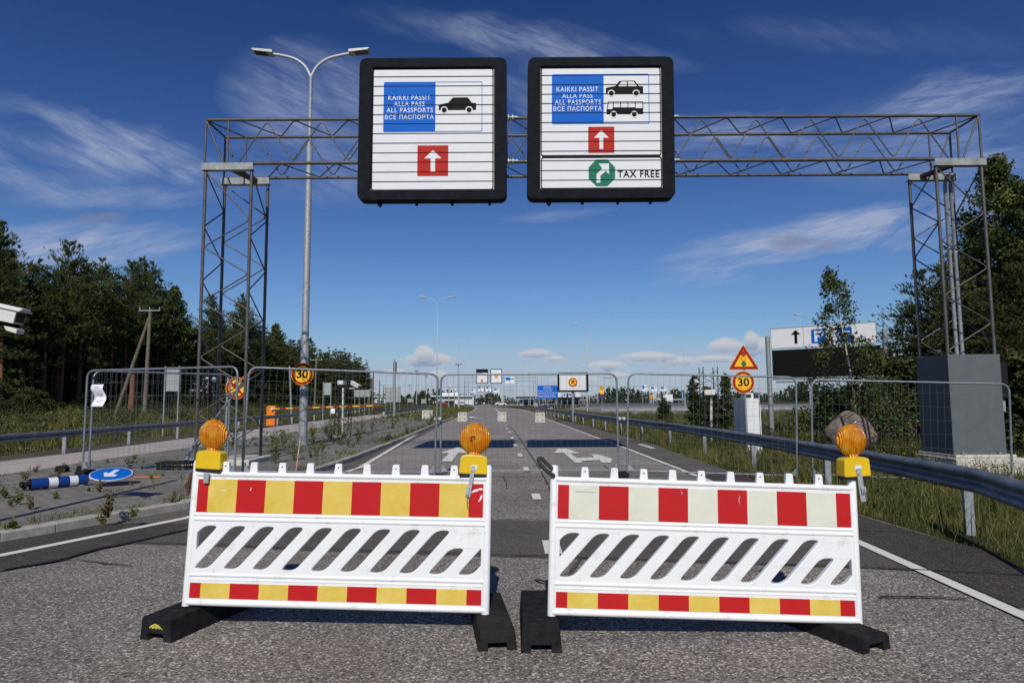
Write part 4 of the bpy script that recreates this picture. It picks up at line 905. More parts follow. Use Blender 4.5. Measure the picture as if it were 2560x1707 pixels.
lamp_px('small far double arm street lamp behind the thin one left of the far gantry', 1161.5, 898, 0, 196, 1.6, 2)
lamp_px('tiny double arm street lamp above the left post of the far gantry', 1170.5, 921, 0, 262, 1.6, 2)
lamp_px('single arm street lamp right of the framed no right turn sign', 1465, 812, 0, 88, 1.5, 1)
lamp_px('single arm street lamp between the far gantry signs and the blue board', 1324.6, 905.5, 0, 178, 1.4, 1)
lamp_px('single arm street lamp standing over the far lot on the right', 1709, 873, 0, 125, 1.45, 1)
lamp_px('far single arm street lamp just left of the one over the lot', 1664, 920, 0, 205, 1.5, 1)
lamp_px('street lamp whose top shows above the large parking sign', 2016, 788, 0, 79, 1.0, 1)
lamp_px('street lamp seen just right of the traffic light warning triangle', 1894, 900, 0, 150, 1.3, 2)
lamp_px('distant single arm street lamp behind the one beside the framed sign', 1456, 913, 0, 185, 1.3, 1)
lamp_px('street lamp left of the pair of yellow and violet round signs', 1473, 951, 0, 300, 1.5, 1)
lamp_px('distant thin street lamp in line with the yellow and violet signs', 1493, 959, 0, 340, 1.8, 2)
lamp_px('distant street lamp above the small white lane signs', 1625, 951, 0, 320, 1.6, 1)
lamp_px('distant street lamp above the rightmost small white lane sign', 1648, 957, 0, 340, 1.6, 1)
lamp_px('distant double arm street lamp left of the right camera mast', 1718, 949, 0, 330, 1.8, 2)
for px, y, d, lb in ((1145.9, 909, 155, 'mast lamp with flat round hood behind the couplers of the fence'), (1041.6, 925.5, 200, 'mast lamp with flat round hood right of the traffic light pole'), (1065.5, 939, 240, 'mast lamp with round hood near the left concrete block'),
                     (1024, 961.5, 350, 'small far mast lamp above the bushes'), (1028, 971.5, 430, 'smallest far mast lamp, just below another above the bushes'), (1055, 972, 430, 'tiny mast lamp above the two small sign backs')):
    t = at(px, y, d); o = thing('mast_lamp', lb, 'street lamp', (t.x, d, 0), 0, 'mast lamps with round hoods'); mb = MB(); mb.tube([(t.x, d, 0), (t.x, d, t.z)], [.16, .10], 8); mb.build('mast', 'bright galvanised steel', o)
    mb = MB(); mb.lathe([(0, .35), (.3, .33), (.75, .1), (.78, 0), (.3, -.08), (0, -.08)], Matrix.Translation((t.x, d, t.z-.2)), 16); mb.build('hood', 'sign back grey', o)
def round_sign(P, u, v, r, root, kind, txt=None, post=None):
    mb = MB(); mb.prism(P.disc(u, v, r, 0), P.back(.02), 2); mb.prism(P.disc(u, v, r*.96, .004), P.back(.004), 0); mb.prism(P.disc(u, v, r*.74, .008), P.back(.004), 1)
    mb.build('disc', ['sign dark red', 'sign yellow', 'boom yellow'], root)
    mb = MB()
    if kind == '30': text(mb, '30', P, u-r*.5, v-r*.38, u+r*.52, v+r*.36, .012)
    elif kind in ('right', 'left'):
        s = 1 if kind == 'right' else -1
        mb.prism(P.poly([(u-s*r*.30, v+r*.45), (u-s*r*.30, v-r*.12), (u-s*r*.12, v-r*.32), (u+s*r*.12, v-r*.32), (u+s*r*.12, v-r*.52), (u+s*r*.50, v-r*.22), (u+s*r*.12, v+r*.06), (u+s*r*.12, v-r*.14), (u-s*r*.02, v-r*.14), (u-s*r*.10, v-r*.04), (u-s*r*.10, v+r*.45)], .012), P.back(.003))
        mb.prism(P.poly([(u-r*.60, v-r*.48), (u-r*.48, v-r*.60), (u+r*.60, v+r*.48), (u+r*.48, v+r*.60)], .016), P.back(.003), 1)
    mb.build('symbol', ['sign black', 'sign dark red'], root)
P = Plane(440, 840, 3.563, bz.y-.16, 1125, 338)
o = thing('speed_sign', 'yellow and red 30 sign strapped to the tall lamp post', 'road sign', P(1125, 440)); round_sign(P, 1125, 338, 100, o, '30')
mb = MB(); mb.b2(P(1105, 300, -.02), P(1145, 315, -.12)); mb.b2(P(1105, 370, -.02), P(1145, 385, -.12)); mb.build('bracket', 'galvanised steel', o)

# leaning no-turn signs behind the left tower
P = Plane(520, 880, 7.843, 19.3, 560, 705); o = thing('no_turn_sign', 'yellow and red no turn sign on a thin post behind the left gantry tower', 'road sign', (P(378, 1500).x, 19.3, .12))
round_sign(P, 560, 705, 214, o, 'left'); mb = MB(); c = P(378, 480, -.03); c2 = P(365, 1700, -.03); mb.tube([(c2.x, c2.y, .1), c], .03, 8); mb.tube([P(375, 640, -.03), P(560, 640, -.03)], .018, 6); mb.build('post', 'galvanised steel', o)
a = at(466, 1137, 14.0); b = at(596, 972, 16.4); c_ = at(612, 946, 16.9)
o = thing('leaning_sign', 'tilted yellow and red round sign on a leaning steel tube with black base', 'road sign', (a.x, a.y, .12))
mb = MB(); mb.tube([a, b, c_], .030, 10); mb.tube([a+Vector((0, 0, -.12)), a+(b-a)*.08], .042, 10); mb.build('pole', 'fence tube steel', o)
ax = (b-a).normalized(); nn = Vector((-.35, -.42, .84)).normalized(); e1 = ax-nn*ax.dot(nn); e1.normalize(); e2 = nn.cross(e1); cc = c_+nn*.04
e1 = Vector((.82, .1, .57)).normalized(); nn = Vector((-.42, -.30, .75)); nn = (nn-e1*nn.dot(e1)).normalized(); e2 = nn.cross(e1)
def dsk(r, off): return [cc+nn*off+(e1*math.cos(2*math.pi*i/24)+e2*math.sin(2*math.pi*i/24))*r for i in range(24)]
mb = MB(); mb.prism(dsk(.29, 0), -nn*.01, 0); mb.prism(dsk(.215, .004), -nn*.003, 1); mb.prism([cc+nn*.006+e1*x+e2*y for x, y in ((-.1, -.03), (.1, -.03), (.1, -.08), (.17, 0), (.1, .08), (.1, .03), (-.1, .03))], -nn*.002, 2)
mb.build('disc', ['sign dark red', 'sign yellow', 'sign black'], o)
mb = MB(); p = Vector((at(437, 1160, 13.9).x, 13.95, .12)); mb.box(p+Vector((0, 0, .13)), (.66, .42, .05)); mb.box(p+Vector((.0, 0, .03)), (.62, .38, .05))
for k in range(8): mb.box(p+Vector((-.27+.077*k, -.2, .08)), (.02, .02, .08))
for k in range(5): mb.box(p+Vector((.3, -.17+.085*k, .08)), (.02, .02, .08)); mb.box(p+Vector((-.3, -.17+.085*k, .08)), (.02, .02, .08))
mb.build('base', 'black rubber', o, bevel=.006)

# fallen bollard and blue direction sign
o = thing('fallen_bollard', 'fallen blue and white banded tube bollard lying on the pavers', 'bollard', G(140, 1215, .12)); z = .12+.092
A = G(75, 1211, z-.005); B = G(216, 1199, z-.005); dr = (B-A).normalized(); L = (B-A).length
mb = MB(); st = [0, .30, .46, .67, .82, 1.0]
for i in range(5):
    p, q = A+dr*L*st[i], A+dr*L*st[i+1]; mb.tube([p, q], .088, 22, i % 2, caps=(i == 4))
mb.build('tube', ['bollard blue', 'bollard white'], o)
mb = MB(); mb.tube([A-dr*.13+Vector((0, .0, .012)), A+dr*.2+Vector((0, 0, .02))], .036, 12); mb.lathe([(.036, 0), (.05, .0), (.05, .03), (.036, .03)], Matrix.Translation(A-dr*.13+Vector((0, 0, .012))) @ dr.to_track_quat('Z', 'Y').to_matrix().to_4x4(), 12)
mb.tube([A+dr*.02, A+dr*.021], .083, 20, 1); mb.build('inner_pipe', ['black rubber', 'dark slot'], o)
o = thing('fallen_direction_sign', 'blue round sign with white arrow lying tilted beside the fallen bollard', 'road sign', G(278, 1200, .12))
c = at(278, 1184, 11.3); nn = Vector((.11, -.22, 1)).normalized(); e1 = Vector((1, 0, -.11)); e1 = (e1-nn*e1.dot(nn)).normalized(); e2 = nn.cross(e1)
rr_ = 46.5/1660*11.3
def dk(r, off): return [c+nn*off+(e1*math.cos(2*math.pi*i/36)+e2*math.sin(2*math.pi*i/36))*r for i in range(36)]
mb = MB(); mb.prism(dk(rr_, 0), -nn*.012, 1); mb.prism(dk(rr_*.955, .003), -nn*.003, 0)
def au(x, y): return c+nn*.006+e1*x*rr_+e2*y*rr_
mb.prism([au(*q) for q in ((-.16, .62), (.08, .62), (.10, -.02), (.40, -.10), (.40, -.32), (-.06, -.50), (-.42, .02), (-.24, .10), (-.14, -.10))], -nn*.002, 1); mb.build('disc', ['sign blue', 'sign white'], o)
mb = MB(); mb.tube([B+dr*.0, c+Vector((-.12, 0, -.05)), c+Vector((.05, 0, -.06))], .03, 10); mb.build('pole', 'galvanised steel', o)
mb = MB(); q = G(199, 1213, .12); mb.lathe([(.10, 0), (.10, .02), (.05, .035), (.045, .09), (.03, .11), (0, .115)], Matrix.Translation(q), 18); tag(mb.build('steel_dome', 'galvanised steel'), 'small grey metal dome on the pavers in front of the fallen bollard', 'metal dome')
mb = MB(); mb.tube([G(334, 1192, .15), G(403, 1192, .14)], .012, 6); tag(mb.build('orange_rod', 'orange rod'), 'thin orange rod lying right of the blue round sign', 'rod')
mb = MB(); mb.tube([at(740, 1178, 12.9), at(750, 1100, 13.3)], .011, 6); tag(mb.build('marker_stick', 'pale red rod'), 'thin pale red stick leaning in front of the tall lamp post', 'stick')
for px, py, lb, s in ((148, 1180, 'small black rubber lump at the left foot of the mesh fence', 1.), (200, 1178, 'second black rubber lump at the foot of the mesh fence', .9)):
    p = G(px, py, .12); mb = MB(); mb.prism([p+Vector((x*s, 0, z*s)) for x, z in ((-.11, 0), (.11, 0), (.11, .09), (.05, .13), (-.09, .12))], (0, .16, 0)); tag(mb.build('rubber_lump', 'black rubber', bevel=.02), lb, 'rubber block')

# ================================================================= guardrails
def rail(label, pts, group='guardrails', z=None, zt=.70, spacing=4., side=-1, posts=True, d0=None, mat='guardrail steel', hs=.90):
    P3 = [Vector((p[0], p[1], (p[2] if len(p) > 2 else 0))) for p in pts]; o = thing('guardrail', label, 'guardrail', P3[0], 0, group)
    pr = [(.0, 0.), (.035, -.02), (.075, -.035), (.078, -.085), (.04, -.115), (.005, -.135), (.005, -.175), (.04, -.195), (.078, -.225), (.075, -.275), (.035, -.29), (.0, -.31)]
    pr = [(a, b*hs) for a, b in pr]; th = .01; n = len(pr); V = []; k = len(P3)
    for i, p in enumerate(P3):
        t = (P3[min(i+1, k-1)]-P3[max(i-1, 0)]); t.z = 0; t.normalize(); nn_ = Vector((t.y, -t.x, 0))*side
        V += [p+nn_*(a+.02)+Vector((0, 0, zt+b)) for a, b in pr]+[p+nn_*(a+.02-th)+Vector((0, 0, zt+b)) for a, b in pr]
    mb = MB(); m = 2*n
    for i in range(k-1):
        for j in range(n-1):
            mb.f.append((i*m+j, i*m+j+1, (i+1)*m+j+1, (i+1)*m+j)); mb.f.append((i*m+n+j, (i+1)*m+n+j, (i+1)*m+n+j+1, i*m+n+j+1)); mb.m += [0, 0]; mb.sm += [True, True]
        for j in (0, n-1): mb.f.append((i*m+j, i*m+n+j, (i+1)*m+n+j, (i+1)*m+j)); mb.m.append(0); mb.sm.append(False)
    mb.v = [tuple(v) for v in V]; mb.build('beam', mat, o)
    if posts:
        L = [0]
        for a, b in zip(P3, P3[1:]): L.append(L[-1]+(b-a).length)
        s = d0 if d0 is not None else 0.; 
        while s <= L[-1]:
            i = max(j for j in range(len(L)) if L[j] <= s+1e-6); i = min(i, k-2); q = P3[i].lerp(P3[i+1], (s-L[i])/(L[i+1]-L[i])); t = (P3[i+1]-P3[i]); t.z = 0; t.normalize(); nn_ = Vector((t.y, -t.x, 0))*side
            c = q-nn_*.045; mb = MB(); M3 = Matrix((t, nn_, Vector((0, 0, 1)))).transposed()
            mb.box(c+Vector((0, 0, (zt-.04)/2-.2)), (.006, .10, zt+.36), M3); mb.box(c+t*.028-nn_*.048+Vector((0, 0, (zt-.04)/2-.2)), (.05, .006, zt+.36), M3); mb.box(c+t*.028+nn_*.048+Vector((0, 0, (zt-.04)/2-.2)), (.05, .006, zt+.36), M3)
            mb.build('post', 'galvanised steel', o); s += spacing
    return o
gr = [(3.7, 3.0, 0), (4.45, 5.2, 0), (5.02, 7.0, 0), (5.17, 7.44, 0), (5.3, 9.0, 0), (5.45, 11.4, 0), (5.62, 15.4, 0), (5.62, 19.4, 0), (5.55, 23.4, 0), (5.25, 29, 0), (4.95, 34.5, 0), (4.6, 43, 0), (4.2, 55, 0), (3.7, 70, 0), (3.2, 84, 0), (3.0, 90, -.0)]
rail('long steel guardrail along the right edge of the road, kinked at its near end', gr, d0=math.dist((3.7, 3.0), (4.45, 5.2))+math.dist((4.45, 5.2), (5.02, 7.0))+.80, side=-1)
rail('farther steel guardrail starting behind the right concrete block', [(4.6, 85), (6, 100), (3.4, 128), (2.4, 138)], side=-1)
lr = [(-13.2, 12, 0), (-13.35, 16, 0), (-13.5, 20.2, 0), (-13.85, 24.4, 0), (-14.1, 28.4, 0), (-14.5, 33, 0), (-15.3, 42, 0), (-16.1, 51, 0), (-18, 70, 0), (-20.3, 89, 0), (-22.5, 110, 0), (-25, 130, 0)]
rail('long steel guardrail along the left side road in front of the forest', lr, d0=0.25, side=1, hs=.70)
RL = rail('steel guardrail between the side road and the paved island', [(-10.75, 56), (-11.4, 67), (-12.4, 85), (-14.2, 110), (-16, 130)], side=1)
mb = MB(); mb.lathe([(.12, -.02), (.12, .32)], Matrix.Translation((-10.72, 55.7, .36)), 14); mb.build('end_cap', 'bright galvanised steel', RL)
rail('pale distant guardrail across the meadow on the right', [(9.5, 72), (16, 74), (26, 76), (40, 80)], zt=.66, side=-1, mat='bright galvanised steel')
rail('distant guardrail with many posts beside the far lot', [(12, 118), (24, 124), (40, 130), (60, 140)], zt=.75, spacing=3, side=-1)
rail('farthest guardrail behind the far lot on the right', [(6, 135), (20, 170), (45, 190), (75, 200)], zt=.8, spacing=4, side=-1)
rail('guardrail behind the birch sapling far on the right', [(34, 66, .3), (60, 62, .5)], zt=.75, spacing=4, side=-1, mat='bright galvanised steel')

# ================================================================= sign backs, utility poles, boom, camera masts
def sign_back(label, x0, y0, x1, y1, d, nposts, mat='sign back grey', zb=0., front=None, grid=False):
    a = at(x0, y0, d); b = at(x1, y1, d); o = thing('sign_back', label, 'sign', ((a.x+b.x)/2, d, zb), 0, 'signs seen from behind')
    mb = MB(); mb.b2((a.x, d, b.z), (b.x, d+.03, a.z))
    if grid:
        for t in (.33, .66): z = lerp(a.z, b.z, t); mb.b2((a.x, d-.03, z-.02), (b.x, d-.003, z+.02))
    mb.build('panel', mat, o)
    for k in range(nposts):
        x = lerp(a.x, b.x, .06+.88*k/max(1, nposts-1)) if nposts > 1 else (a.x+b.x)/2; mb = MB(); mb.tube([(x, d-.05, zb-.3), (x, d-.05, a.z+.05)], .035, 8); mb.build('post', 'galvanised steel', o)
sign_back('pale grey sign back on two posts behind the leftmost fence panel', 412.8, 918, 450, 977.7, 30, 2)
sign_back('small grey sign back on two posts left of the camera mast', 807.6, 956.5, 828.7, 987, 53, 2)
sign_back('wide low grey sign back with four posts beside the camera', 885, 974.6, 926, 991.6, 80, 4, grid=True)
sign_back('large square grey sign back left of the traffic light pole', 962.9, 967.6, 1001.8, 1004.6, 100, 4, grid=True)
sign_back('small pale sign back in front of the bushes', 1018.6, 996, 1033, 1005, 140, 2)
sign_back('small sign back with pale stripe right of the one by the bushes', 1052.8, 997, 1066, 1008, 140, 2)
p = at(1073.6, 998.5, 140); o = thing('round_sign_back', 'tiny round sign back on a post by the white building', 'sign', (p.x, 140, 0)); mb = MB(); mb.lathe([(0, 0), (.26, 0), (.26, .03), (0, .03)], Matrix.Translation(p) @ Matrix.Rotation(math.pi/2, 4, 'X'), 16); mb.build('disc', 'sign back grey', o); mb = MB(); mb.tube([(p.x, 140.05, 0), (p.x, 140.05, p.z)], .03, 6); mb.build('post', 'galvanised steel', o)
# traffic light pole seen from behind
a = at(986.8, 899, 61); o = thing('traffic_light', 'traffic light pole seen from behind with two black boards', 'traffic light', (a.x, 61, 0))
mb = MB(); mb.tube([(a.x, 61, 0), (a.x, 61, a.z-.15)], [.13, .10], 12); mb.tube([(a.x, 61, a.z-.15), (a.x-.08, 61, a.z)], .035, 6); mb.tube([(a.x, 61, a.z-.15), (a.x+.08, 61, a.z)], .035, 6); mb.build('pole', 'galvanised steel', o)
for s in (-1, 1): mb = MB(); zt_ = at(987, 905, 61).z; zl = at(987, 929.5, 61).z; mb.b2((a.x+s*.10-.06, 61.12, zl), (a.x+s*.10+.06, 61.2, zt_)); mb.build('backboard', 'black plastic', o, bevel=.02)
def utility(label, px, top, d, wpx, zb=0., brace=None, r=.13, cross=True):
    t = at(px, top, d); o = thing('utility_pole', label, 'utility pole', (t.x, d, zb), 0, 'wooden utility poles'); mb = MB(); mb.tube([(t.x-.1, d, zb-.2), (t.x, d, t.z)], [r, r*.75], 10); mb.build('pole', 'weathered wood', o)
    w = wpx/1660*d
    if cross:
        mb = MB(); mb.box((t.x, d-.08, t.z-.12), (w, .05, .06)); 
        for s in (-1, 0, 1): mb.tube([(t.x+s*w*.46, d-.08, t.z-.12), (t.x+s*w*.46, d-.08, t.z+.10)], .03, 6)
        mb.build('crossarm', 'sign back grey', o)
    if brace: b = at(*brace); mb = MB(); mb.tube([(t.x-.02, d, t.z-.5), (b.x, b.y, zb-.1)], [.10, .12], 8); mb.build('brace', 'weathered wood', o)
utility('wooden pole with crossarm and a long slanting brace at the forest edge', 376, 772, 42, 54, .5, (286, 1000, 42.5))
utility('wooden pole with three insulators right of the tall lamp post', 790.8, 897, 75, 31, .3)
utility('wooden pole with a brace at the end of the forest', 933.5, 932, 100, 4, 0, (915, 980, 100.5), cross=False)
utility('thin crossarm pole in front of the white house', 949.5, 951, 140, 16)
utility('farthest crossarm pole beside the white house', 959.7, 962.5, 190, 14, 0, (955, 985, 190))
mb = MB(); mb.tube([at(729, 1052, 50), at(724, 915, 50)], .07, 8); tag(mb.build('steel_pole', 'galvanised steel'), 'plain galvanised post left of the tall lamp post, leaning slightly', 'post')
mb = MB(); mb.tube([at(325, 1040, 46), at(331, 985, 46), at(332, 934, 46)], [.24, .19, .17], 8); tag(mb.build('dead_tree', 'pine bark'), 'tall bare snag trunk seen through the left fence panel', 'tree trunk')
o = thing('barrier_gate', 'orange barrier box with red and yellow boom across the side road', 'boom barrier', (-16.2, 44, 0))
a = at(668, 1014, 44); b = at(688.4, 1048, 44)
mb = MB(); mb.prism([(a.x+.1, 43.9, a.z), (b.x, 43.9, a.z), (b.x, 43.9, 0), (a.x, 43.9, 0), (a.x, 43.9, a.z-.12)], (0, .35, 0)); mb.build('housing', 'orange paint', o, bevel=.01)
mb = MB(); p = at(682, 1022, 43.8); q = at(949, 1013.5, 43.8)
for k in range(16): mb.tube([p.lerp(q, k/16), p.lerp(q, (k+1)/16)], .045, 8, 1 if k % 2 == 0 else 0, caps=False)
mb.build('boom', ['boom red', 'boom yellow'], o)
mb = MB(); mb.tube([p+Vector((-.05, -.06, 0)), p+Vector((.0, .1, 0))], .08, 12); mb.build('hub', 'sticker white', o)
mb = MB(); p = at(827, 1021, 37); q = at(837, 1033, 37); mb.b2((p.x, 37, q.z), (q.x, 37.01, p.z)); tag(mb.build('paper_notice', 'paper'), 'small pale notice hanging on the guardrail left of the camera mast', 'notice')
def mast(label, xl, xr, d, zb, zt, plate, cam_px, pipe_px, dark=True):
    a = at(xl, 1000, d).x; b = at(xr, 1000, d).x; w = b-a; o = thing('camera_mast', label, 'camera mast', ((a+b)/2, d, zb), 0, 'lattice masts carrying cameras'); mb = MB()
    for x in (a, b):
        for y in (d, d+w): mb.tube([(x, y, zb), (x, y, zt)], .018, 6)
    for pa, pb in (((a, d), (b, d)), ((b, d+w), (a, d+w)), ((a, d+w), (a, d)), ((b, d), (b, d+w))):
        z = zb+.05; pts = []; s = 0
        while z < zt: pts.append(Vector((*(pa if s else pb), z))); z += w*.52; s = 1-s
        mb.tube(fillet(pts, .03, 2), .008, 5)
    mb.build('lattice', 'dark lattice steel', o)
    if plate: p = at(plate[0], plate[1], d-.03); q = at(plate[2], plate[3], d-.03); mb = MB(); mb.b2((p.x, d-.05, q.z), (q.x, d+.12, p.z)); mb.build('junction_box', 'cctv white', o, bevel=.01)
    if pipe_px: p = at(pipe_px[0], pipe_px[1], d+.1); q = at(pipe_px[0]-1, pipe_px[2], d+.1); mb = MB(); mb.tube([p, (q.x, q.y, zb)], .045, 8); mb.build('cable_pipe', 'cctv white', o)
    return o
def cctv(label, tip, direction, size, arm_to=None, up=Vector((0, 0, 1))):
    d = Vector(direction).normalized(); o = thing('security_camera', label, 'camera', tip, 0, 'security cameras'); L = size; w = size*.28; sd_ = d.cross(up).normalized(); uu = sd_.cross(d); T = Vector(tip)
    def sec(t, ww, h0, h1): c = T-d*t; return [c+sd_*x+uu*z for x, z in ((-ww, h0), (ww, h0), (ww, h1*.6), (ww*.6, h1), (-ww*.6, h1), (-ww, h1*.6))]
    mb = MB(); A = sec(.06*L, w*.42, -w*.45, w*.4); B = sec(L, w*.42, -w*.45, w*.4); mb.add(A+B, [tuple(range(6)), tuple(range(11, 5, -1))]+[(i, 6+i, 6+(i+1) % 6, (i+1) % 6) for i in range(6)]); mb.build('housing', 'cctv white', o, bevel=.006)
    mb = MB(); A = sec(-.02*L, w*.52, w*.42, w*.58); B = sec(L*1.02, w*.52, w*.42, w*.62); mb.add(A+B, [tuple(range(6)), tuple(range(11, 5, -1))]+[(i, 6+i, 6+(i+1) % 6, (i+1) % 6) for i in range(6)]); mb.build('sunshield', 'cctv white', o, bevel=.004)
    mb = MB(); c = T-d*.055*L; mb.prism([c+sd_*x+uu*z for x, z in ((-w*.34, -w*.36), (w*.34, -w*.36), (w*.34, w*.3), (-w*.34, w*.3))], d*.004); mb.build('window', 'cctv glass', o)
    if arm_to is not None: mb = MB(); mb.tube([T-d*L*.55-uu*w*.5, T-d*L*.55-uu*w*1.1, Vector(arm_to)], size*.05, 8); mb.build('bracket', 'cctv white', o)
    return o
mast('short dark lattice mast with camera on the paved island', 838.5, 871, 26.5, .12, 2.68, (844, 951, 865, 961), None, (858, 969, 1085))
pad(at(855, 1000, 26.5).x, 26.75, .62, .7, .02, .17, 'small concrete pad under the lattice mast on the island', 'concrete')
p = at(892, 965, 26.3); cctv('white camera on the island lattice mast', p+Vector((.12, -.05, -.04)), (.75, -.6, -.35), .52, at(872, 971, 26.6))
mast('dark lattice mast with white camera standing in the right meadow', 1760, 1796, 24, -.2, 2.68, (1761, 974, 1788, 987), None, (1778, 994, 1080))
p = at(1741, 958, 23.9); cctv('white camera on the right meadow lattice mast', p+Vector((-.03, -.25, -.03)), (-.15, -.95, -.2), .5, at(1762, 963, 24.1))
# big camera on a pole just left of the view
tip = at(58, 795, 7.2); BC = cctv('large white camera reaching in from the left edge of the view', tip, (.93, -.05, -.2), .62, (-6.05, 7.2, 2.2))
mb = MB(); mb.tube([(-6.05, 7.1, .1), (-6.05, 7.1, 4.0)], .06, 10); tag(mb.build('steel_pole', 'galvanised steel'), 'galvanised pole beyond the left edge that carries the large white camera', 'pole')
mb = MB(); a = at(14, 818, 7.2); mb.prism([at(8, 814, 7.15), at(42, 822, 7.15), at(40, 834, 7.15), at(14, 826, 7.15)], (0, .12, 0)); mb.build('lamp_box', 'cctv white', BC, bevel=.006)

# ================================================================= concrete blocks
for x0, x1, y, lb in ((1054.5, 1081, 1049, 'pale concrete block at the far end of the paved island'), (1144, 1168, 1053, 'pale concrete block on the left edge line of the road'), (1243.7, 1266, 1053, 'pale concrete block on the centre line of the road'), (1337.5, 1363, 1055.5, 'pale concrete block on the right edge line of the road')):
    p = G(x0, y); q = G(x1, y); w = q.x-p.x; o = thing('concrete_block', lb, 'concrete block', ((p.x+q.x)/2, p.y, 0), 0, 'concrete blocks across the road'); cx = (p.x+q.x)/2; zb = .1 if 'island' in lb else 0
    mb = MB(); mb.b2((p.x, p.y, zb), (q.x, p.y+w, zb+.335)); mb.b2((p.x+.01, p.y+.01, zb+.337), (q.x-.01, p.y+w, zb+.68)); mb.build('block', 'pale concrete', o, bevel=.015)
    for s in (-1, 1):
        for z in (.12, .50): mb = MB(); mb.b2((cx+s*w*.24-.07, p.y-.004, zb+z), (cx+s*w*.24+.07, p.y+.006, zb+z+.035)); mb.b2((cx+s*w*.24-.02, p.y-.004, zb+z+.036), (cx+s*w*.24+.02, p.y+.006, zb+z+.06)); mb.build('lifting_slot', 'dark slot', o)

# ================================================================= signs on the right
P = Plane(1720, 840, 5.6, 19.6, 772, 400); o = thing('warning_sign', 'red and yellow traffic light triangle above a 30 disc on a grey post', 'road sign', (P(790, 1500).x, 19.7, -.2))
def tri(r, off): 
    q = [(782, 120+0*r), (992, 466), (570, 466)]; c = (781, 351); return fillet([P(c[0]+(a-c[0])*r, c[1]+(b-c[1])*r, off) for a, b in q], .05*r, 4, True)
mb = MB(); mb.prism(tri(1.02, 0), P.back(.02), 2); mb.prism(tri(.99, .004), P.back(.003), 0); mb.prism(tri(.66, .008), P.back(.003), 1)
for v, m in ((249, 3), (321, 1), (390, 4)): mb.prism(P.disc(779, v, 33, .011), P.back(.003), 5); mb.prism(P.disc(779, v, 27, .014), P.back(.003), m)
mb.build('triangle_plate', ['sign dark red', 'sign yellow', 'boom yellow', 'boom red', 'sign green', 'sign black'], o)
round_sign(P, 765, 645, 155, o, '30'); mb = MB(); p = P(790, 470, -.05); q = P(798, 1600, -.05); mb.tube([(q.x, q.y, -.3), p], .03, 8); mb.build('post', 'galvanised steel', o)
def wcab():
    x0 = at(1863, 1000, 20.9).x; x1 = at(1897, 1000, 20.9).x; zt_ = at(1863, 996, 20.9).z; y0 = 20.9; y1 = x0/(1830-1280)*1660*1.0
    y1 = max(y1, y0+.55); o = thing('utility_cabinet', 'white and grey metal cabinet behind the 30 sign in the meadow', 'cabinet', (x0, y0, -.15))
    mb = MB(); mb.b2((x0, y0, -.2), (x1, y1, zt_)); mb.build('body', 'white cabinet paint', o, bevel=.008)
    mb = MB(); mb.b2((x0+.02, y0+.1, zt_+.003), (x0+.30, y0+.45, zt_+.17)); mb.build('top_box', 'white cabinet paint', o, bevel=.005)
    mb = MB(); mb.b2((x0+.05, y0+.085, zt_+.03), (x0+.22, y0+.099, zt_+.13)); mb.build('vent', 'building dark', o)
    mb = MB(); mb.tube([(x1+.03, y0, -.2), (x1+.03, y0, zt_-.2)], .018, 6); mb.build('side_pipe', 'sticker white', o)
    return o
wcab()
# framed no right turn sign on a pole
P = Plane(1400, 900, 5.88, 47.5, 190, 325); fr = (-36, 182, 418, 468)
o = thing('framed_sign', 'black framed white board with a yellow no right turn disc on one pole', 'road sign', (P(190, 468).x, 47.6, 0))
mb = MB(); mb.ring(P.rr(*fr, 22, .03), P.rr(fr[0]+28, fr[1]+34, fr[2]-34, fr[3]-26, 4, .03), P.back(.2)); mb.prism(P.rr(fr[0]+4, fr[1]+4, fr[2]-4, fr[3]-4, 18, -.06), P.back(.1)); mb.build('frame', 'sign frame black', o)
mb = MB(); mb.prism(P.rect(fr[0]+26, fr[1]+32, fr[2]-32, fr[3]-24, 0), P.back(.02)); mb.build('face_panel', 'sign white', o)
mb = MB(); [mb.prism(P.rect(fr[0]+28, v-.8, fr[2]-34, v+.8, .004), P.back(.004)) for v in (238, 262, 286, 310, 334, 358, 382, 406, 428)]; mb.build('slat_joints', 'sign black', o)
P2 = Plane(1400, 900, 5.88, 47.48, 190, 325); round_sign(P2, 190, 326, 67, o, 'right'); mb = MB(); p = P(190, 466, -.14); mb.tube([(p.x, p.y, -.1), p], .10, 12); mb.build('pole', 'galvanised steel', o)
# blue information board
P = Plane(1180, 920, 9.8, 118, 1850, 580); o = thing('information_board', 'blue board with rows of white lettering on four posts', 'information sign', (P(1850, 740).x, 118, 0))
mb = MB(); mb.prism(P.rect(1607, 425, 2105, 738), P.back(.06)); mb.build('panel', 'sign blue', o); mb = MB()
for t, u0, v0, u1, v1 in (("VAALIMAA", 1755, 448, 1928, 475), ("ВААЛИМАА", 1755, 490, 1978, 518), ("RAJANYLITYSPAIKKA", 1618, 546, 1965, 575), ("GRÄNSÖVERGÅNGSSTÄLLET", 1618, 588, 2085, 622), ("ПРОПУСКНОЙ ПУНКТ", 1618, 640, 2040, 666), ("BORDER CROSSING POINT", 1618, 682, 2055, 712)): text(mb, t, P, u0, v0, u1, v1, .02)
mb.build('lettering', 'sign white', o)
for u in (1637, 1745, 1843, 2075): mb = MB(); p = P(u, 430, -.1); mb.tube([(p.x, p.y, 0), p], .06, 6); mb.build('post', 'galvanised steel', o)
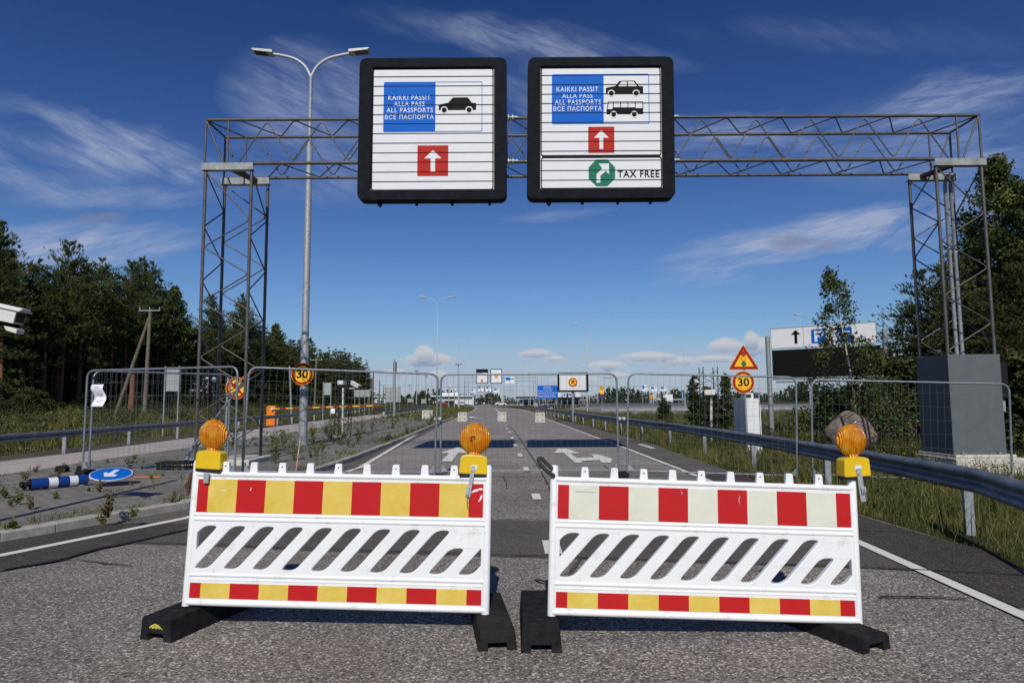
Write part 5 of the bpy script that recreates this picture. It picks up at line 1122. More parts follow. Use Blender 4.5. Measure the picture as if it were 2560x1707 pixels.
P = Plane(1180, 920, 9.8, 117, 1565, 728); o = thing('keep_sign', 'small blue round arrow sign left of the blue board', 'road sign', (P(1565, 930).x, 117, 0)); mb = MB(); mb.prism(P.disc(1565, 730, 34), P.back(.03)); mb.prism(P.poly([(1560, 750), (1560, 722), (1548, 722), (1565, 704), (1582, 722), (1570, 722), (1570, 750)], .01), P.back(.005), 1); mb.build('disc', ['sign deep blue', 'sign white'], o)
mb = MB(); p = P(1565, 760, -.06); mb.tube([(p.x, p.y, 0), p], .05, 6); mb.build('post', 'galvanised steel', o)
sign_back('small pale grey sign back below the blue round arrow sign', 1335, 1007, 1344.8, 1015, 112, 2)
P = Plane(1400, 900, 5.88, 100, 616, 470); o = thing('stacked_sign', 'yellow no turn disc over a yellow plate and a violet disc on one post', 'road sign', (P(616, 640).x, 100, 0)); round_sign(P, 616, 406, 32, o, 'left')
mb = MB(); mb.prism(P.rect(588, 441, 646, 498), P.back(.03)); mb.build('plate', 'sign yellow', o); mb = MB(); mb.prism(P.disc(617, 532, 32), P.back(.03)); mb.build('violet_disc', 'sign violet', o); mb = MB(); p = P(617, 380, -.06); mb.tube([(p.x, p.y, 0), p], .05, 6); mb.build('post', 'galvanised steel', o)
P = Plane(1400, 900, 5.88, 108, 1342, 540); o = thing('speed_sign', 'small far 30 sign in front of the grey roofed building', 'road sign', (P(1342, 680).x, 108, 0)); round_sign(P, 1342, 541, 30, o, '30'); mb = MB(); p = P(1350, 500, -.06); mb.tube([(p.x, p.y, 0), p], .05, 6); mb.build('post', 'galvanised steel', o)
# large parking sign
def bigsign():
    A = at(1927, 846, 30); B = at(2191, 834, 27.4); yaw = math.atan2(B.y-A.y, B.x-A.x); u = Vector((math.cos(yaw), math.sin(yaw), 0)); n = Vector((u.y, -u.x, 0)); L = (Vector((B.x-A.x, B.y-A.y, 0))).length
    z1 = at(1927, 822.7, 30).z; z2 = at(1929, 872, 30).z; z3 = at(1929, 876, 30).z; z4 = at(1930, 945, 30).z; base = Vector((A.x, A.y, 0))
    Q = lambda s, z, off=0.: base+u*(s*L)+Vector((0, 0, z))+n*off
    o = thing('parking_sign', 'large two part road sign, white with arrow and blue P above, black blank below', 'road sign', base)
    mb = MB(); mb.prism([Q(0, z2), Q(1, z2), Q(1, z1), Q(0, z1)], -n*.06); mb.build('white_panel', 'sign white', o)
    mb = MB(); mb.ring([Q(-.004, z2-.02, .004), Q(1.004, z2-.02, .004), Q(1.004, z1+.02, .004), Q(-.004, z1+.02, .004)], [Q(.004, z2+.02, .004), Q(.996, z2+.02, .004), Q(.996, z1-.02, .004), Q(.004, z1-.02, .004)], -n*.05); mb.build('border', 'sign back grey', o)
    mb = MB(); mb.prism([Q(.005, z4), Q(1.03, z4), Q(1.03, z3), Q(.005, z3)], -n*.05); mb.build('black_panel', 'sign black', o)
    zc = (z1+z2)/2; h = (z1-z2)
    def S(s, t, off=.008): return Q(s, zc+t*h, off)
    mb = MB(); mb.prism([S(.195, .29), S(.195+.0, .29)][:0] or [S(.253, .38), S(.30, .14), S(.268, .14), S(.268, -.30), S(.240, -.30), S(.240, .14), S(.205, .14)], -n*.004)
    mb.prism([S(.327, .5), S(.329, .5), S(.329, -.5), S(.327, -.5)], -n*.004); mb.build('arrow', 'sign black', o)
    for a in (.405, .645): mb = MB(); mb.prism([S(a, .34), S(a+.14, .34), S(a+.14, -.34), S(a, -.34)], -n*.004); mb.build('blue_field', 'sign blue', o)
    mb = MB(); mb.prism([S(.435, -.26, .012), S(.462, -.26, .012), S(.462, -.04, .012), S(.505, -.04, .012), S(.525, .06, .012), S(.525, .16, .012), S(.505, .26, .012), S(.435, .26, .012)], -n*.003)
    mb.prism([S(.655, -.14, .012), S(.69, -.14, .012), S(.69, .02, .012), S(.68, .12, .012), S(.662, .12, .012), S(.655, .02, .012)], -n*.003); mb.prism([S(.70, -.14, .012), S(.77, -.14, .012), S(.77, .16, .012), S(.705, .16, .012)], -n*.003); mb.build('symbol', 'sign white', o)
    for a0, a1, b0, b1 in ((.462, .498, .06, .16), (.665, .682, .02, .09), (.715, .76, .02, .11)):
        mb = MB(); mb.prism([S(a0, b0, .015), S(a1, b0, .015), S(a1, b1, .015), S(a0, b1, .015)], -n*.002); mb.build('symbol_inlay', 'sign blue', o)
    mb = MB(); mb.tube([Q(0, z4-.05, -.03), Q(1.03, z4-.05, -.03)], .04, 8); mb.tube([Q(.03, z4-.18, -.06), Q(1.0, z4-.18, -.06)], .04, 8); mb.build('cross_tube', 'galvanised steel', o)
    for s, tp_ in ((-.035, z1-.32), (1.075, z1-.3)):
        mb = MB(); p = Q(s, 0, -.12); mb.tube([(p.x, p.y, -.3), (p.x-.04, p.y, tp_)], [.115, .10], 12); mb.tube([(p.x, p.y, 1.25), (p.x, p.y, 1.31)], .16, 12); mb.tube([(p.x, p.y, z4-.8), (p.x, p.y, z4-.76)], .16, 12); mb.build('pole', 'galvanised steel', o)
bigsign()

# ================================================================= distant gantries, signs, buildings
def far_gantry(label, xl, xr, ytop, d):
    a = at(xl, ytop, d); b = at(xr, ytop, d); zt_ = 8.0; zb_ = 6.98; o = thing('gantry', label, 'gantry', (a.x, d, 0), 0, 'distant lattice gantries'); a, b = a.x, b.x
    for x0, x1 in ((a, a+1.05), (b-1.05, b)):
        mb = MB(); [mb.tube([(x, y, 0), (x, y, zb_)], .045, 5) for x in (x0, x1) for y in (d, d+1)]
        z = .3; pts = []; s = 0
        while z < zb_: pts.append((x1 if s else x0, d, z)); z += .63; s = 1-s
        mb.tube(pts, .022, 4); mb.build('tower', 'sign back grey', o)
    mb = MB(); [mb.tube([(a, y, z), (b, y, z)], .05, 5) for y in (d, d+1) for z in (zt_, zb_)]; x = a; s = 0; pts = []
    while x < b: pts.append((x, d, zt_ if s else zb_)); x += .63; s = 1-s
    mb.tube(pts, .024, 4); [mb.tube([(x, d, zb_), (x, d, zt_)], .04, 5) for x in (a, b)]; mb.build('truss', 'sign back grey', o)
far_gantry('distant lattice gantry over the road carrying two black framed signs', 1160.7, 1343.6, 945, 181)
far_gantry('second distant lattice gantry, seen below the first', 1177, 1283, 970, 312)
far_gantry('third distant lattice gantry right of the second', 1225, 1312, 976, 382)
Z4 = (900, 880, 5.6)
def far_sign(label, sc, box, d, framed, blue=None, mark=None, topblack=0., blk=True):
    P = Plane(sc[0], sc[1], sc[2], d, (box[0]+box[2])/2, (box[1]+box[3])/2); o = thing('far_overhead_sign', label, 'overhead sign', P(*box[2:]), 0, 'distant overhead lane signs'); w = 11*sc[2]/5.6 if framed else 0; w = w if d < 250 else w*.6
    if framed: mb = MB(); mb.prism(P.rect(*box), P.back(.3)); mb.build('frame', 'sign frame black', o)
    mb = MB(); mb.prism(P.rect(box[0]+w, box[1]+w+topblack, box[2]-w, box[3]-w, .03), P.back(.03)); mb.build('face_panel', 'sign white', o)
    if blue: mb = MB(); mb.prism(P.rect(*blue, .06), P.back(.02)); mb.build('blue_field', 'sign blue', o)
    if mark:
        k, c, r = mark; mb = MB()
        if k == 'sq': mb.prism(P.rect(c[0]-r, c[1]-r, c[0]+r, c[1]+r, .06), P.back(.02), 0); mb.prism(P.poly([(c[0]-r*.15, c[1]+r*.6), (c[0]+r*.15, c[1]+r*.6), (c[0]+r*.15, c[1]-.1*r), (c[0]+r*.5, c[1]-.1*r), (c[0], c[1]-r*.65), (c[0]-r*.5, c[1]-.1*r), (c[0]-r*.15, c[1]-.1*r)], .09), P.back(.02), 1)
        elif k == 'disc': mb.prism(P.disc(c[0], c[1], r, .06, 16), P.back(.02), 0); mb.prism(P.disc(c[0], c[1], r*.7, .09, 16), P.back(.02), 2)
        elif k == 'green': mb.prism(P.disc(c[0], c[1], r, .06, 8), P.back(.02), 3)
        elif k == 'arrow': mb.prism(P.poly([(c[0]-r*.2, c[1]+r), (c[0]+r*.2, c[1]+r), (c[0]+r*.2, c[1]), (c[0]+r*.6, c[1]), (c[0], c[1]-r), (c[0]-r*.6, c[1]), (c[0]-r*.2, c[1])], .06), P.back(.02), 4)
        mb.build('symbol', ['sign red', 'sign white', 'sign yellow', 'sign green', 'sign black'], o)
    if blk and blue: mb = MB(); x = blue[2]+3*sc[2]/5.6; y = (blue[1]+blue[3])/2; L = (box[2]-w)-x-4; mb.prism(P.poly([(x, y), (x+L*.2, y-L*.08), (x+L*.4, y-L*.14), (x+L*.75, y-L*.14), (x+L, y), (x+L, y+L*.12), (x, y+L*.12)], .06), P.back(.02)); mb.build('car_symbol', 'sign black', o)
    return o
far_sign('black framed sign with black top third, left one on the first distant gantry', Z4, (1625, 238, 1792, 440), 180, True, (1643, 292, 1712, 312), ('sq', (1708, 402), 17), 40, False)
far_sign('black framed white sign with orange disc on the first distant gantry', Z4, (1825, 236, 1990, 440), 180, True, None, ('disc', (1906, 340), 24))
far_sign('unframed white sign with blue field at the right of the first distant gantry', Z4, (2033, 345, 2163, 437), 180, False, (2038, 352, 2104, 395), ('arrow', (2097, 418), 10))
far_sign('small black framed sign with red square on the second distant gantry', Z4, (1640, 475, 1737, 563), 311, True, (1655, 487, 1692, 510), ('sq', (1689, 541), 11))
far_sign('small black framed sign with green mark on the second distant gantry', Z4, (1748, 473, 1847, 562), 311, True, (1763, 486, 1800, 510), ('green', (1798, 540), 11))
far_sign('small white sign at the right of the second distant gantry', Z4, (1870, 503, 1950, 563), 311, False, (1875, 508, 1913, 535), ('arrow', (1912, 552), 7))
far_sign('small white sign at the left of the second distant gantry', Z4, (1557, 520, 1617, 563), 311, False, (1560, 525, 1588, 545))
far_sign('leftmost tiny white sign over the booth roof', Z4, (1622, 608, 1670, 642), 380, False, (1626, 612, 1646, 628)); far_sign('middle tiny white sign over the booth roof', Z4, (1703, 598, 1748, 642), 380, False, (1708, 602, 1727, 618)); far_sign('rightmost tiny white sign over the booth roof', Z4, (1785, 608, 1832, 642), 380, False, (1789, 612, 1808, 628))
C2 = (1400, 900, 5.88)
def posted(lb, box, blue, d, arrow=True):
    fs = far_sign(lb, C2, box, d, False, blue, ('arrow', (lerp(blue[0], blue[2], 1.0), box[3]-12), 6) if arrow else None); P = Plane(*C2, d, box[0], box[1]); q = P(box[0]+6, box[1], -.15)
    mb = MB(); mb.tube([(q.x, q.y, 0), q], .09, 6); mb.build('post', 'sign back grey', fs)
posted('leftmost of three small white lane signs right of the middle fence panel', (1205, 365, 1280, 453), (1208, 370, 1240, 424), 200); posted('middle one of three small white lane signs above the flags', (1332, 387, 1425, 453), (1337, 393, 1383, 424), 200); posted('rightmost of three small white lane signs above the flags', (1472, 388, 1563, 453), (1478, 393, 1523, 424), 200)
def bld(name, label, parts, d, depth, cat='building'):
    x0, y0, x1, y1 = parts[0][1]; a = at(x0, y1, d); o = thing(name, label, cat, (a.x, d, 0)); 
    for nm, bx, mat, dd in parts:
        a = at(bx[0], bx[1], d); b = at(bx[2], bx[3], d); zb_ = 0 if bx[3] > 1008 else b.z; mb = MB(); mb.b2((a.x, d-dd, zb_), (b.x, d-dd+(depth if dd >= 0 and nm in ('wall', 'roof', 'penthouse') else .1), a.z)); mb.build(nm, mat, o)
bld('terminal_building', 'long white flat roofed building behind the left lamp posts', [('wall', (1082, 991, 1184, 1012), 'building white', 0), ('roof', (1078, 988.5, 1181, 990.8), 'building white', 1.5), ('penthouse', (1103.5, 981, 1143, 988.4), 'building white', -3), ('window', (1112, 993, 1140, 997), 'building grey', .06), ('window', (1096, 1001.5, 1135, 1009), 'building dark', .06), ('window', (1147, 1003, 1160, 1011), 'building grey', .06), ('door', (1104, 1003, 1112, 1012), 'building white', .18)], 300, 18)
bld('white_house', 'small white house with blue windows at the end of the forest', [('wall', (935.5, 991.5, 964, 1012), 'building white', 0), ('roof', (934, 990, 965, 992), 'building white', 1), ('window', (943, 998, 950, 1010), 'window blue', .06), ('window', (952, 998, 958, 1010), 'window blue', .06), ('canopy', (944, 996, 961, 997.5), 'building white', 1.2)], 250, 12)
def canopy(label, x0, x1, ytop, ybot, d, mats, posts=5, booths=4):
    a = at(x0, ytop, d); b = at(x1, ybot, d); o = thing('booth_canopy', label, 'canopy', ((a.x+b.x)/2, d, 0), 0, 'roofed inspection booths'); mb = MB(); mb.b2((a.x, d-3, b.z), (b.x, d+8, a.z)); mb.build('roof', mats, o)
    for k in range(posts): x = lerp(a.x+.5, b.x-.5, k/(posts-1)); mb = MB(); mb.tube([(x, d-2.5, 0), (x, d-2.5, b.z)], .12, 6); mb.build('column', 'sign back grey', o)
    for k in range(booths): x = lerp(a.x+1, b.x-3, (k+.3)/booths); mb = MB(); mb.b2((x, d, .1), (x+2, d+3, 2.4)); mb.build('booth', 'building dark' if k % 3 else 'building white', o); mb = MB(); mb.b2((x+.2, d-.05, 1.0), (x+1.8, d-.002, 1.9)); mb.build('window', 'window blue', o)
canopy('dark booth canopy at the end of the road below the distant gantries', 1183, 1233, 994, 996, 430, 'sign back grey', 6, 6)
canopy('dark booth canopy behind the blue board', 1290, 1366, 991.5, 995, 260, 'building dark', 6, 5)
canopy('dark canopy with white boards on top behind the framed sign', 1385, 1463, 993, 996.5, 230, 'building dark', 6, 5)
canopy('grey roofed canopy right of the far 30 sign', 1634, 1709, 997, 999.5, 260, 'sign back grey', 6, 5)
for x0, x1, y0, y1, lb in ((1394, 1404, 981, 993, 'white advert board at the left on the dark canopy'), (1407, 1416, 983, 993, 'blue and white board second on the dark canopy'), (1421, 1430, 982, 993, 'blue and white board third on the dark canopy'), (1438.5, 1451, 980, 993, 'large white box standing on the dark canopy')):
    a = at(x0, y0, 229); b = at(x1, y1, 229); mb = MB(); mb.b2((a.x, 229, b.z), (b.x, 229.3, a.z))
    if 'blue' in lb: c = lerp(a.x, b.x, .15); e_ = lerp(a.x, b.x, .75); mb.b2((c, 228.9, lerp(b.z, a.z, .4)), (e_, 228.97, lerp(b.z, a.z, .85)), 1)
    tag(mb.build('advert', ['building white', 'sign blue']), lb, 'board')
bld('hoarding', 'blank white hoarding in front of the grey canopy on the right', [('panel', (1662, 985.5, 1682, 1003), 'building white', 0), ('side_panel', (1658.5, 987, 1661.5, 1003), 'building white', -.2), ('leg', (1664, 1003.1, 1665, 1009), 'sign back grey', 0), ('leg', (1679, 1003.1, 1680, 1009), 'sign back grey', 0)], 180, .3, 'hoarding')
for px, lb in ((1706, 'blue and white banner sign, left of two over the far lot'), (1720.6, 'blue and white banner sign, right of two over the far lot')):
    a = at(px-2.4, 978.5, 190); b = at(px+2.4, 997, 190); o = thing('banner_sign', lb, 'sign', (a.x, 190, 0), 0, 'blue banner signs'); mb = MB(); mb.b2((a.x, 190, b.z), (b.x, 190.1, a.z)); mb.build('panel', 'sign blue', o)
    mb = MB(); m_ = (a.x+b.x)/2; [mb.b2((m_-.1, 189.9, lerp(b.z, a.z, t)), (m_+.12, 189.97, lerp(b.z, a.z, t+.1))) for t in (.15, .4, .62, .82)]; mb.build('symbol', 'sign white', o); mb = MB(); mb.tube([(m_, 190.2, 0), (m_, 190.2, b.z)], .07, 6); mb.build('post', 'sign back grey', o)
for px, py, d, m, lb in ((1620.6, 983, 190, 'sign green', 'dark green flag on a pole above the far 30 sign'), (1629.6, 982, 190, 'building white', 'white flag with blue cross on a pole right of the green flag')):
    a = at(px, py, d); o = thing('flag', lb, 'flag', (a.x, d, 0)); mb = MB(); w = .9
    pts = [(a.x-w/2+w*k/6, d+.08*math.sin(k*1.3), a.z+.25-.06*k if m == 'sign green' else a.z+.3) for k in range(7)]; pts2 = [(p[0], p[1], p[2]-.55) for p in pts]; mb.add(pts+pts2, [(k, k+1, 8+k, 7+k) for k in range(6)], 0, True)
    if m != 'sign green': mb.add([(a.x-.2, d-.1, a.z+.3), (a.x-.05, d-.1, a.z+.3), (a.x-.05, d-.1, a.z-.25), (a.x-.2, d-.1, a.z-.25)], [(0, 1, 2, 3)], 1); mb.add([(a.x-w/2, d-.11, a.z+.1), (a.x+w/2, d-.11, a.z+.1), (a.x+w/2, d-.11, a.z-.05), (a.x-w/2, d-.11, a.z-.05)], [(0, 1, 2, 3)], 1)
    f_ = mb.build('cloth', [m, 'sign blue'], o); s_ = f_.modifiers.new('t', 'SOLIDIFY'); s_.thickness = .01; mb = MB(); x = a.x+w/2; mb.tube([(x, d, 0), (x, d, a.z+.6)], .05, 6); mb.build('pole', 'sticker white', o)
def car(label, px, d, mat, w=1.75):
    a = at(px, 1010, d); x = a.x; o = thing('parked_car', label, 'car', (x, d, 0), 0, 'cars parked far down the road'); mb = MB()
    mb.prism([(x-2.1, d-w/2, .35), (x+2.1, d-w/2, .35), (x+2.1, d-w/2, .85), (x+1.3, d-w/2, .95), (x+.7, d-w/2, 1.42), (x-1.0, d-w/2, 1.42), (x-1.7, d-w/2, .92), (x-2.1, d-w/2, .8)], (0, w, 0)); mb.build('body', mat, o, bevel=.05)
    mb = MB(); mb.prism([(x-.95, d-w/2-.01, .95), (x+1.05, d-w/2-.01, .95), (x+.62, d-w/2-.01, 1.34), (x-.9, d-w/2-.01, 1.34)], (0, .005, 0)); mb.build('window', 'car dark', o)
    for s in (-1.3, 1.3): mb = MB(); mb.tube([(x+s, d-w/2-.02, .33), (x+s, d-w/2+.2, .33)], .33, 14); mb.build('wheel', 'black rubber', o)
car('red and white car far off by the white building', 1106, 240, 'car paint'); car('pale car far off at the right of the white building', 1156, 260, 'cctv white'); car('pale car far off below the distant gantries', 1252, 250, 'cctv white'); car('dark car far off right of the booth canopy', 1240, 280, 'car dark')
for px, d, h, lb in ((1122, 150, 5, 'thin concrete column with white lamp left of the round hooded mast'), (1136, 140, 3.9, 'second thin concrete column with white lamp beside the bushes')):
    a = at(px, 1000, d); o = thing('lamp_column', lb, 'lamp post', (a.x, d, 0)); mb = MB(); mb.tube([(a.x, d, 0), (a.x, d, h)], .10, 8); mb.build('column', 'concrete', o); mb = MB(); mb.lathe([(0, .6), (.15, .55), (.18, .2), (.05, 0), (0, 0)], Matrix.Translation((a.x+.25, d, h-.3)), 10); mb.build('globe', 'sticker white', o)

# ================================================================= vegetation
def nrm(a): return a/np.maximum(np.linalg.norm(a, axis=-1, keepdims=True), 1e-9)
def needles(rng, C, D, K, ln, w, spread=.75):
    """K thin triangles bursting from each tuft centre C along D"""
    n = len(C); c = np.repeat(C, K, 0); d = nrm(np.repeat(D, K, 0)+rng.normal(0, spread, (n*K, 3))); p = nrm(np.cross(d, rng.normal(0, 1, (n*K, 3)))); l = ln*rng.uniform(.6, 1.15, (n*K, 1))
    c = c-d*l*.25; return np.stack([c+p*w, c-p*w, c+d*l], 1).reshape(-1, 3)
def leaves(rng, C, size, flat=.0):
    n = len(C); a = nrm(rng.normal(0, 1, (n, 3))); b = nrm(np.cross(a, rng.normal(0, 1, (n, 3)))); s = size*rng.uniform(.55, 1.2, (n, 1))
    return np.stack([C-a*s, C-b*s*.6, C+a*s, C+b*s*.6], 1).reshape(-1, 3)
def tubes_np(segs, mb, n=4):
    for pts, rr in segs: mb.tube(pts, rr, n, caps=False)
def conifer(name, seed, H, Rad, kind, bark, label, loc, group, tri=1.0, cb=.3):
    rng = np.random.default_rng(seed); o = thing(name, label, 'tree', loc, 0, group); mb = MB(); lean = rng.normal(0, .012, 2)
    tk = [(lean[0]*z+.08*math.sin(z*.5+seed), lean[1]*z, z) for z in np.linspace(-.4, H*.97, 9)]; bb = MB()
    mb.tube(tk, list(np.linspace(H*.0135+.03, .015, 9)), 7)
    C = []; D = []; nw = int((H*(1-cb))/.42); zc = H*cb
    for i in range(nw):
        z = zc+(H-zc)*(i+rng.uniform(0, .8))/nw; t = (z-zc)/(H-zc)
        if kind == 'pine': L = Rad*((1-t)**.62)*min(1, .55+t*2.2); el = lerp(-.05, .85, t)
        else: L = Rad*(1-t)**.9*min(1, .8+t); el = lerp(-.30, .35, t)
        for k in range(rng.integers(5, 8)):
            if rng.random() < .10: continue
            az = rng.uniform(0, 2*math.pi); l = L*rng.uniform(.62, 1.22)+.15; e = el+rng.normal(0, .14); d = np.array([math.cos(az)*math.cos(e), math.sin(az)*math.cos(e), math.sin(e)])
            b0 = np.array([lean[0]*z, lean[1]*z, z]); tipc = b0+d*l+np.array([0, 0, .10*l if kind == 'pine' else -.05*l]); bb.tube([b0, (b0+tipc)/2-[0, 0, .03*l], tipc], [.010+.010*l, .008+.004*l, .005], 3, caps=False)
            m = max(5, int(l*(13 if kind == 'pine' else 14))); s = rng.uniform(.22, 1.02, m)**.8; lat = rng.normal(0, 1, (m, 3))*(.19*l*(.35+s[:, None]*.65)); lat[:, 2] *= .30
            C.append(b0+d*l*s[:, None]+lat); D.append(np.tile(d*.7+np.array([0, 0, .45+.5*t if kind == 'pine' else -.05+.5*t*t]), (m, 1)))
    top = np.array([[lean[0]*H, lean[1]*H, H-q] for q in (.0, .15, .3, .5, .7)]); C.append(top); D.append(np.tile([0, 0, 1.], (5, 1)))
    C = np.concatenate(C); D = np.concatenate(D)
    mb.build('trunk', bark, o, False); bb.build('branches', 'branch dark', o, False)
    V = needles(rng, C, D, 11, .30*tri, .024*tri, .48); np_mesh('crown', V, 3, ['pine needles' if kind == 'pine' else 'spruce needles'], parent=o)
    return o
def broadleaf(name, seed, H, W_, label, loc, group, nl=9000, leaf=.07, droop=.5, base=.12, bark='grey bark', mat='birch leaves', lean=0., cat='tree', ncl=None, shape=None, trunk=1., tp=.85, sig=1.):
    rng = np.random.default_rng(seed); o = thing(name, label, cat, loc, 0, group); mb = MB(); tk = [np.array([lean*z*z/H+.03*H/6*math.sin(z*1.1+seed), 0, z]) for z in np.linspace(-.2, H*.96, 10)]
    mb.tube([tuple(p) for p in tk], list(np.linspace((.012*H+.012)*trunk, .008, 10)), 7); bb = MB()
    ncl = ncl or int(60+H*22); CL = []
    shape = shape or (lambda t: (math.sin(math.pi*min(1, max(0, t))**.75)**.8)*.95+.08)
    for k in range(ncl):
        t = rng.uniform(0, 1)**tp; z = H*lerp(base, .98, t); r = W_*shape(t)*math.sqrt(rng.uniform(.12, 1)); az = rng.uniform(0, 2*math.pi)
        cx = np.interp(z, [p[2] for p in tk], [p[0] for p in tk]); e = np.array([cx+r*math.cos(az), r*math.sin(az), z]); s = np.array([cx, 0, max(H*base*.6, z-r*.75)])
        mid = (s+e)/2+np.array([0, 0, .12*r]); bb.tube([tuple(s), tuple(mid), tuple(e)], [.004+.006*r, .004+.004*r, .003], 3, caps=False)
        CL.append((e, mid, r))
    n = nl//ncl; P_ = []
    for e, mid, r in CL:
        s = rng.uniform(0.10, 1.05, (n, 1))**(.6 if sig < 1 else 1); q = mid+(e-mid)*s+rng.normal(0, 1, (n, 3))*np.array([.10, .10, .08])*(.55+W_*.32)*sig; q[:, 2] -= droop*np.abs(rng.normal(0, .20, n))*(.5+W_*.3); P_.append(q)
    mb.build('trunk', bark, o, False); bb.build('branches', 'branch dark', o, False); np_mesh('crown', leaves(rng, np.concatenate(P_), leaf), 4, [mat], parent=o); return o
def bush(name, seed, W_, H, label, loc, group, nl=2500, leaf=.06, mat='bush leaves', cat='bush'):
    return broadleaf(name, seed, H, W_, label, loc, group, nl, leaf, .2, .02, 'grey bark', mat, 0, cat, max(14, nl//60), lambda t: max(.15, 1-t*t*.8))
def gz(x, y): return float(hz(x, y))
def put(proto, px, topy, d, label, group, Hp, first=[None]):
    t = at(px, topy, d); z0 = gz(t.x, d); h = t.z-z0; s = h/Hp; c = proto if proto.get('used') is None else copy_tree(proto); proto['used'] = 1
    c.location = (t.x, d, z0); k = s*random.uniform(.92, 1.12); c.scale = (k, k, s); c.rotation_euler = (0, 0, random.uniform(0, 6.28)); c['label'] = label; c['group'] = group; return c
GL = 'conifers of the forest edge left of the road'
pines = [conifer('pine_tree', 11+i, 12.5, 2.5+.25*(i % 3), 'pine', 'pine bark', 'pine', (0, 0, 0), GL, 1.0, (.40, .34, .44, .30)[i]) for i in range(4)]
spruces = [conifer('spruce_tree', 31+i, 12.5, 2.1+.3*i, 'spruce', 'grey bark', 'spruce', (0, 0, 0), GL, 1.0, .06) for i in range(2)]
birches = [broadleaf('birch_tree', 51+i, 11.0, 2.1, 'birch', (0, 0, 0), GL, 11000, .115, .5, .2, 'birch bark', 'birch leaves') for i in range(2)]
bushes = [bush('bush', 71+i, 1.5, 2.4, 'bush', (0, 0, 0), 'bushes at the forest edge', 4200, .085) for i in range(3)]
def fd(px, off=0.): return (31.5+off)/max(.12, (1280-px)/1660)          # the forest edge runs roughly parallel to the road
front = [(-40, 560, 'p'), (8, 556, 's'), (28, 640, 'p'), (70, 660, 'p'), (96, 655, 'p'), (125, 690, 'p'), (168, 612, 'p'), (212, 652, 'p'), (250, 650, 'p'), (290, 690, 'p'), (318, 660, 'p'), (352, 647, 'p'), (384, 660, 'p'), (400, 700, 's'),
         (438, 712, 'b'), (468, 800, 'b'), (498, 835, 'p'), (533, 742, 'p'), (560, 780, 'p'), (603, 738, 'p'), (632, 800, 'p'), (657, 850, 'b'), (690, 807, 'b'), (722, 850, 's'), (760, 842, 'p'), (775, 848, 'p'), (800, 872, 's'),
         (822, 868, 's'), (838, 874, 'p'), (862, 872, 's'), (873, 880, 's'), (886, 884, 's'), (902, 892, 's'), (914, 900, 's')]
LB = {'p': 'dark pine', 's': 'dark slender spruce', 'b': 'lighter green birch'}
def where(px): return 'far left' if px < 150 else 'behind the leftmost fence panel' if px < 470 else 'behind the left gantry tower' if px < 680 else 'right of the tall lamp post' if px < 850 else 'at its thin far end'
for i, (px, ty, k) in enumerate(front):
    pr = pines[i % 4] if k == 'p' else spruces[i % 2] if k == 's' else birches[i % 2]; h = 11.0 if k == 'b' else 12.5
    put(pr, px, ty, min(170, fd(px, random.uniform(0, 2))), LB[k]+' in front of the left forest '+where(px), 'front trees of the left forest, '+where(px)+', '+LB[k], h)
for i in range(64):
    px = -60+i*15.6; j = min(range(len(front)), key=lambda q: abs(front[q][0]-px)); ty = front[j][1]+random.uniform(12, 90 if px < 640 else 26)
    k = 'p' if i % 3 else 's'; pr = pines[(i*3+1) % 4] if k == 'p' else spruces[i % 2]
    if px < 925: put(pr, px, min(ty, 930), min(185, fd(px, random.uniform(2.5, 8))), LB[k]+' deeper in the left forest '+where(px), 'deeper trees of the left forest, '+where(px)+', '+LB[k], 12.5)
for i in range(34):
    px = -60+i*29.5; d = min(190, fd(px, random.uniform(9, 16)))
    if px < 925: j = min(range(len(front)), key=lambda q: abs(front[q][0]-px)); put(spruces[i % 2], px, min(front[j][1]+random.uniform(60, 110), 940), d, LB['s']+' deeper in the left forest '+where(px), 'deeper trees of the left forest, '+where(px)+', '+LB['s'], 12.5)
for i in range(36):
    px = 628+i*8.2+random.uniform(-3, 3); ty = float(np.interp(px, [620, 690, 760, 800, 860, 900, 925], [800, 830, 850, 872, 876, 893, 915]))+random.uniform(0, 34); pr = (spruces+pines[:1])[i % 3]
    c = put(pr, px, min(ty, 935), min(185, fd(px, random.uniform(-.5, 4))), (LB['s'] if i % 3 < 2 else LB['p'])+' filling the left forest '+where(px), 'filling trees of the left forest, '+where(px)+', '+str(i % 3 < 2), 12.5); c.scale = (c.scale.x*1.5, c.scale.y*1.5, c.scale.z)
for i in range(30):
    px = -30+i*31; 
    if px > 905: continue
    d = min(160, fd(px, random.uniform(-3.0, -.5))); t = at(px, 1000, d); b = bushes[i % 3]; c = b if b.get('used') is None else copy_tree(b); b['used'] = 1
    c.location = (t.x, d, gz(t.x, d)); s = random.uniform(.22, .70) if px < 480 else random.uniform(.3, .9); c.scale = (s*random.uniform(.9, 1.5), s*1.2, s); c.rotation_euler = (0, 0, random.uniform(0, 6)); c['label'] = 'low green bush below the left forest '+where(px); c['group'] = 'bushes below the left forest, '+where(px)
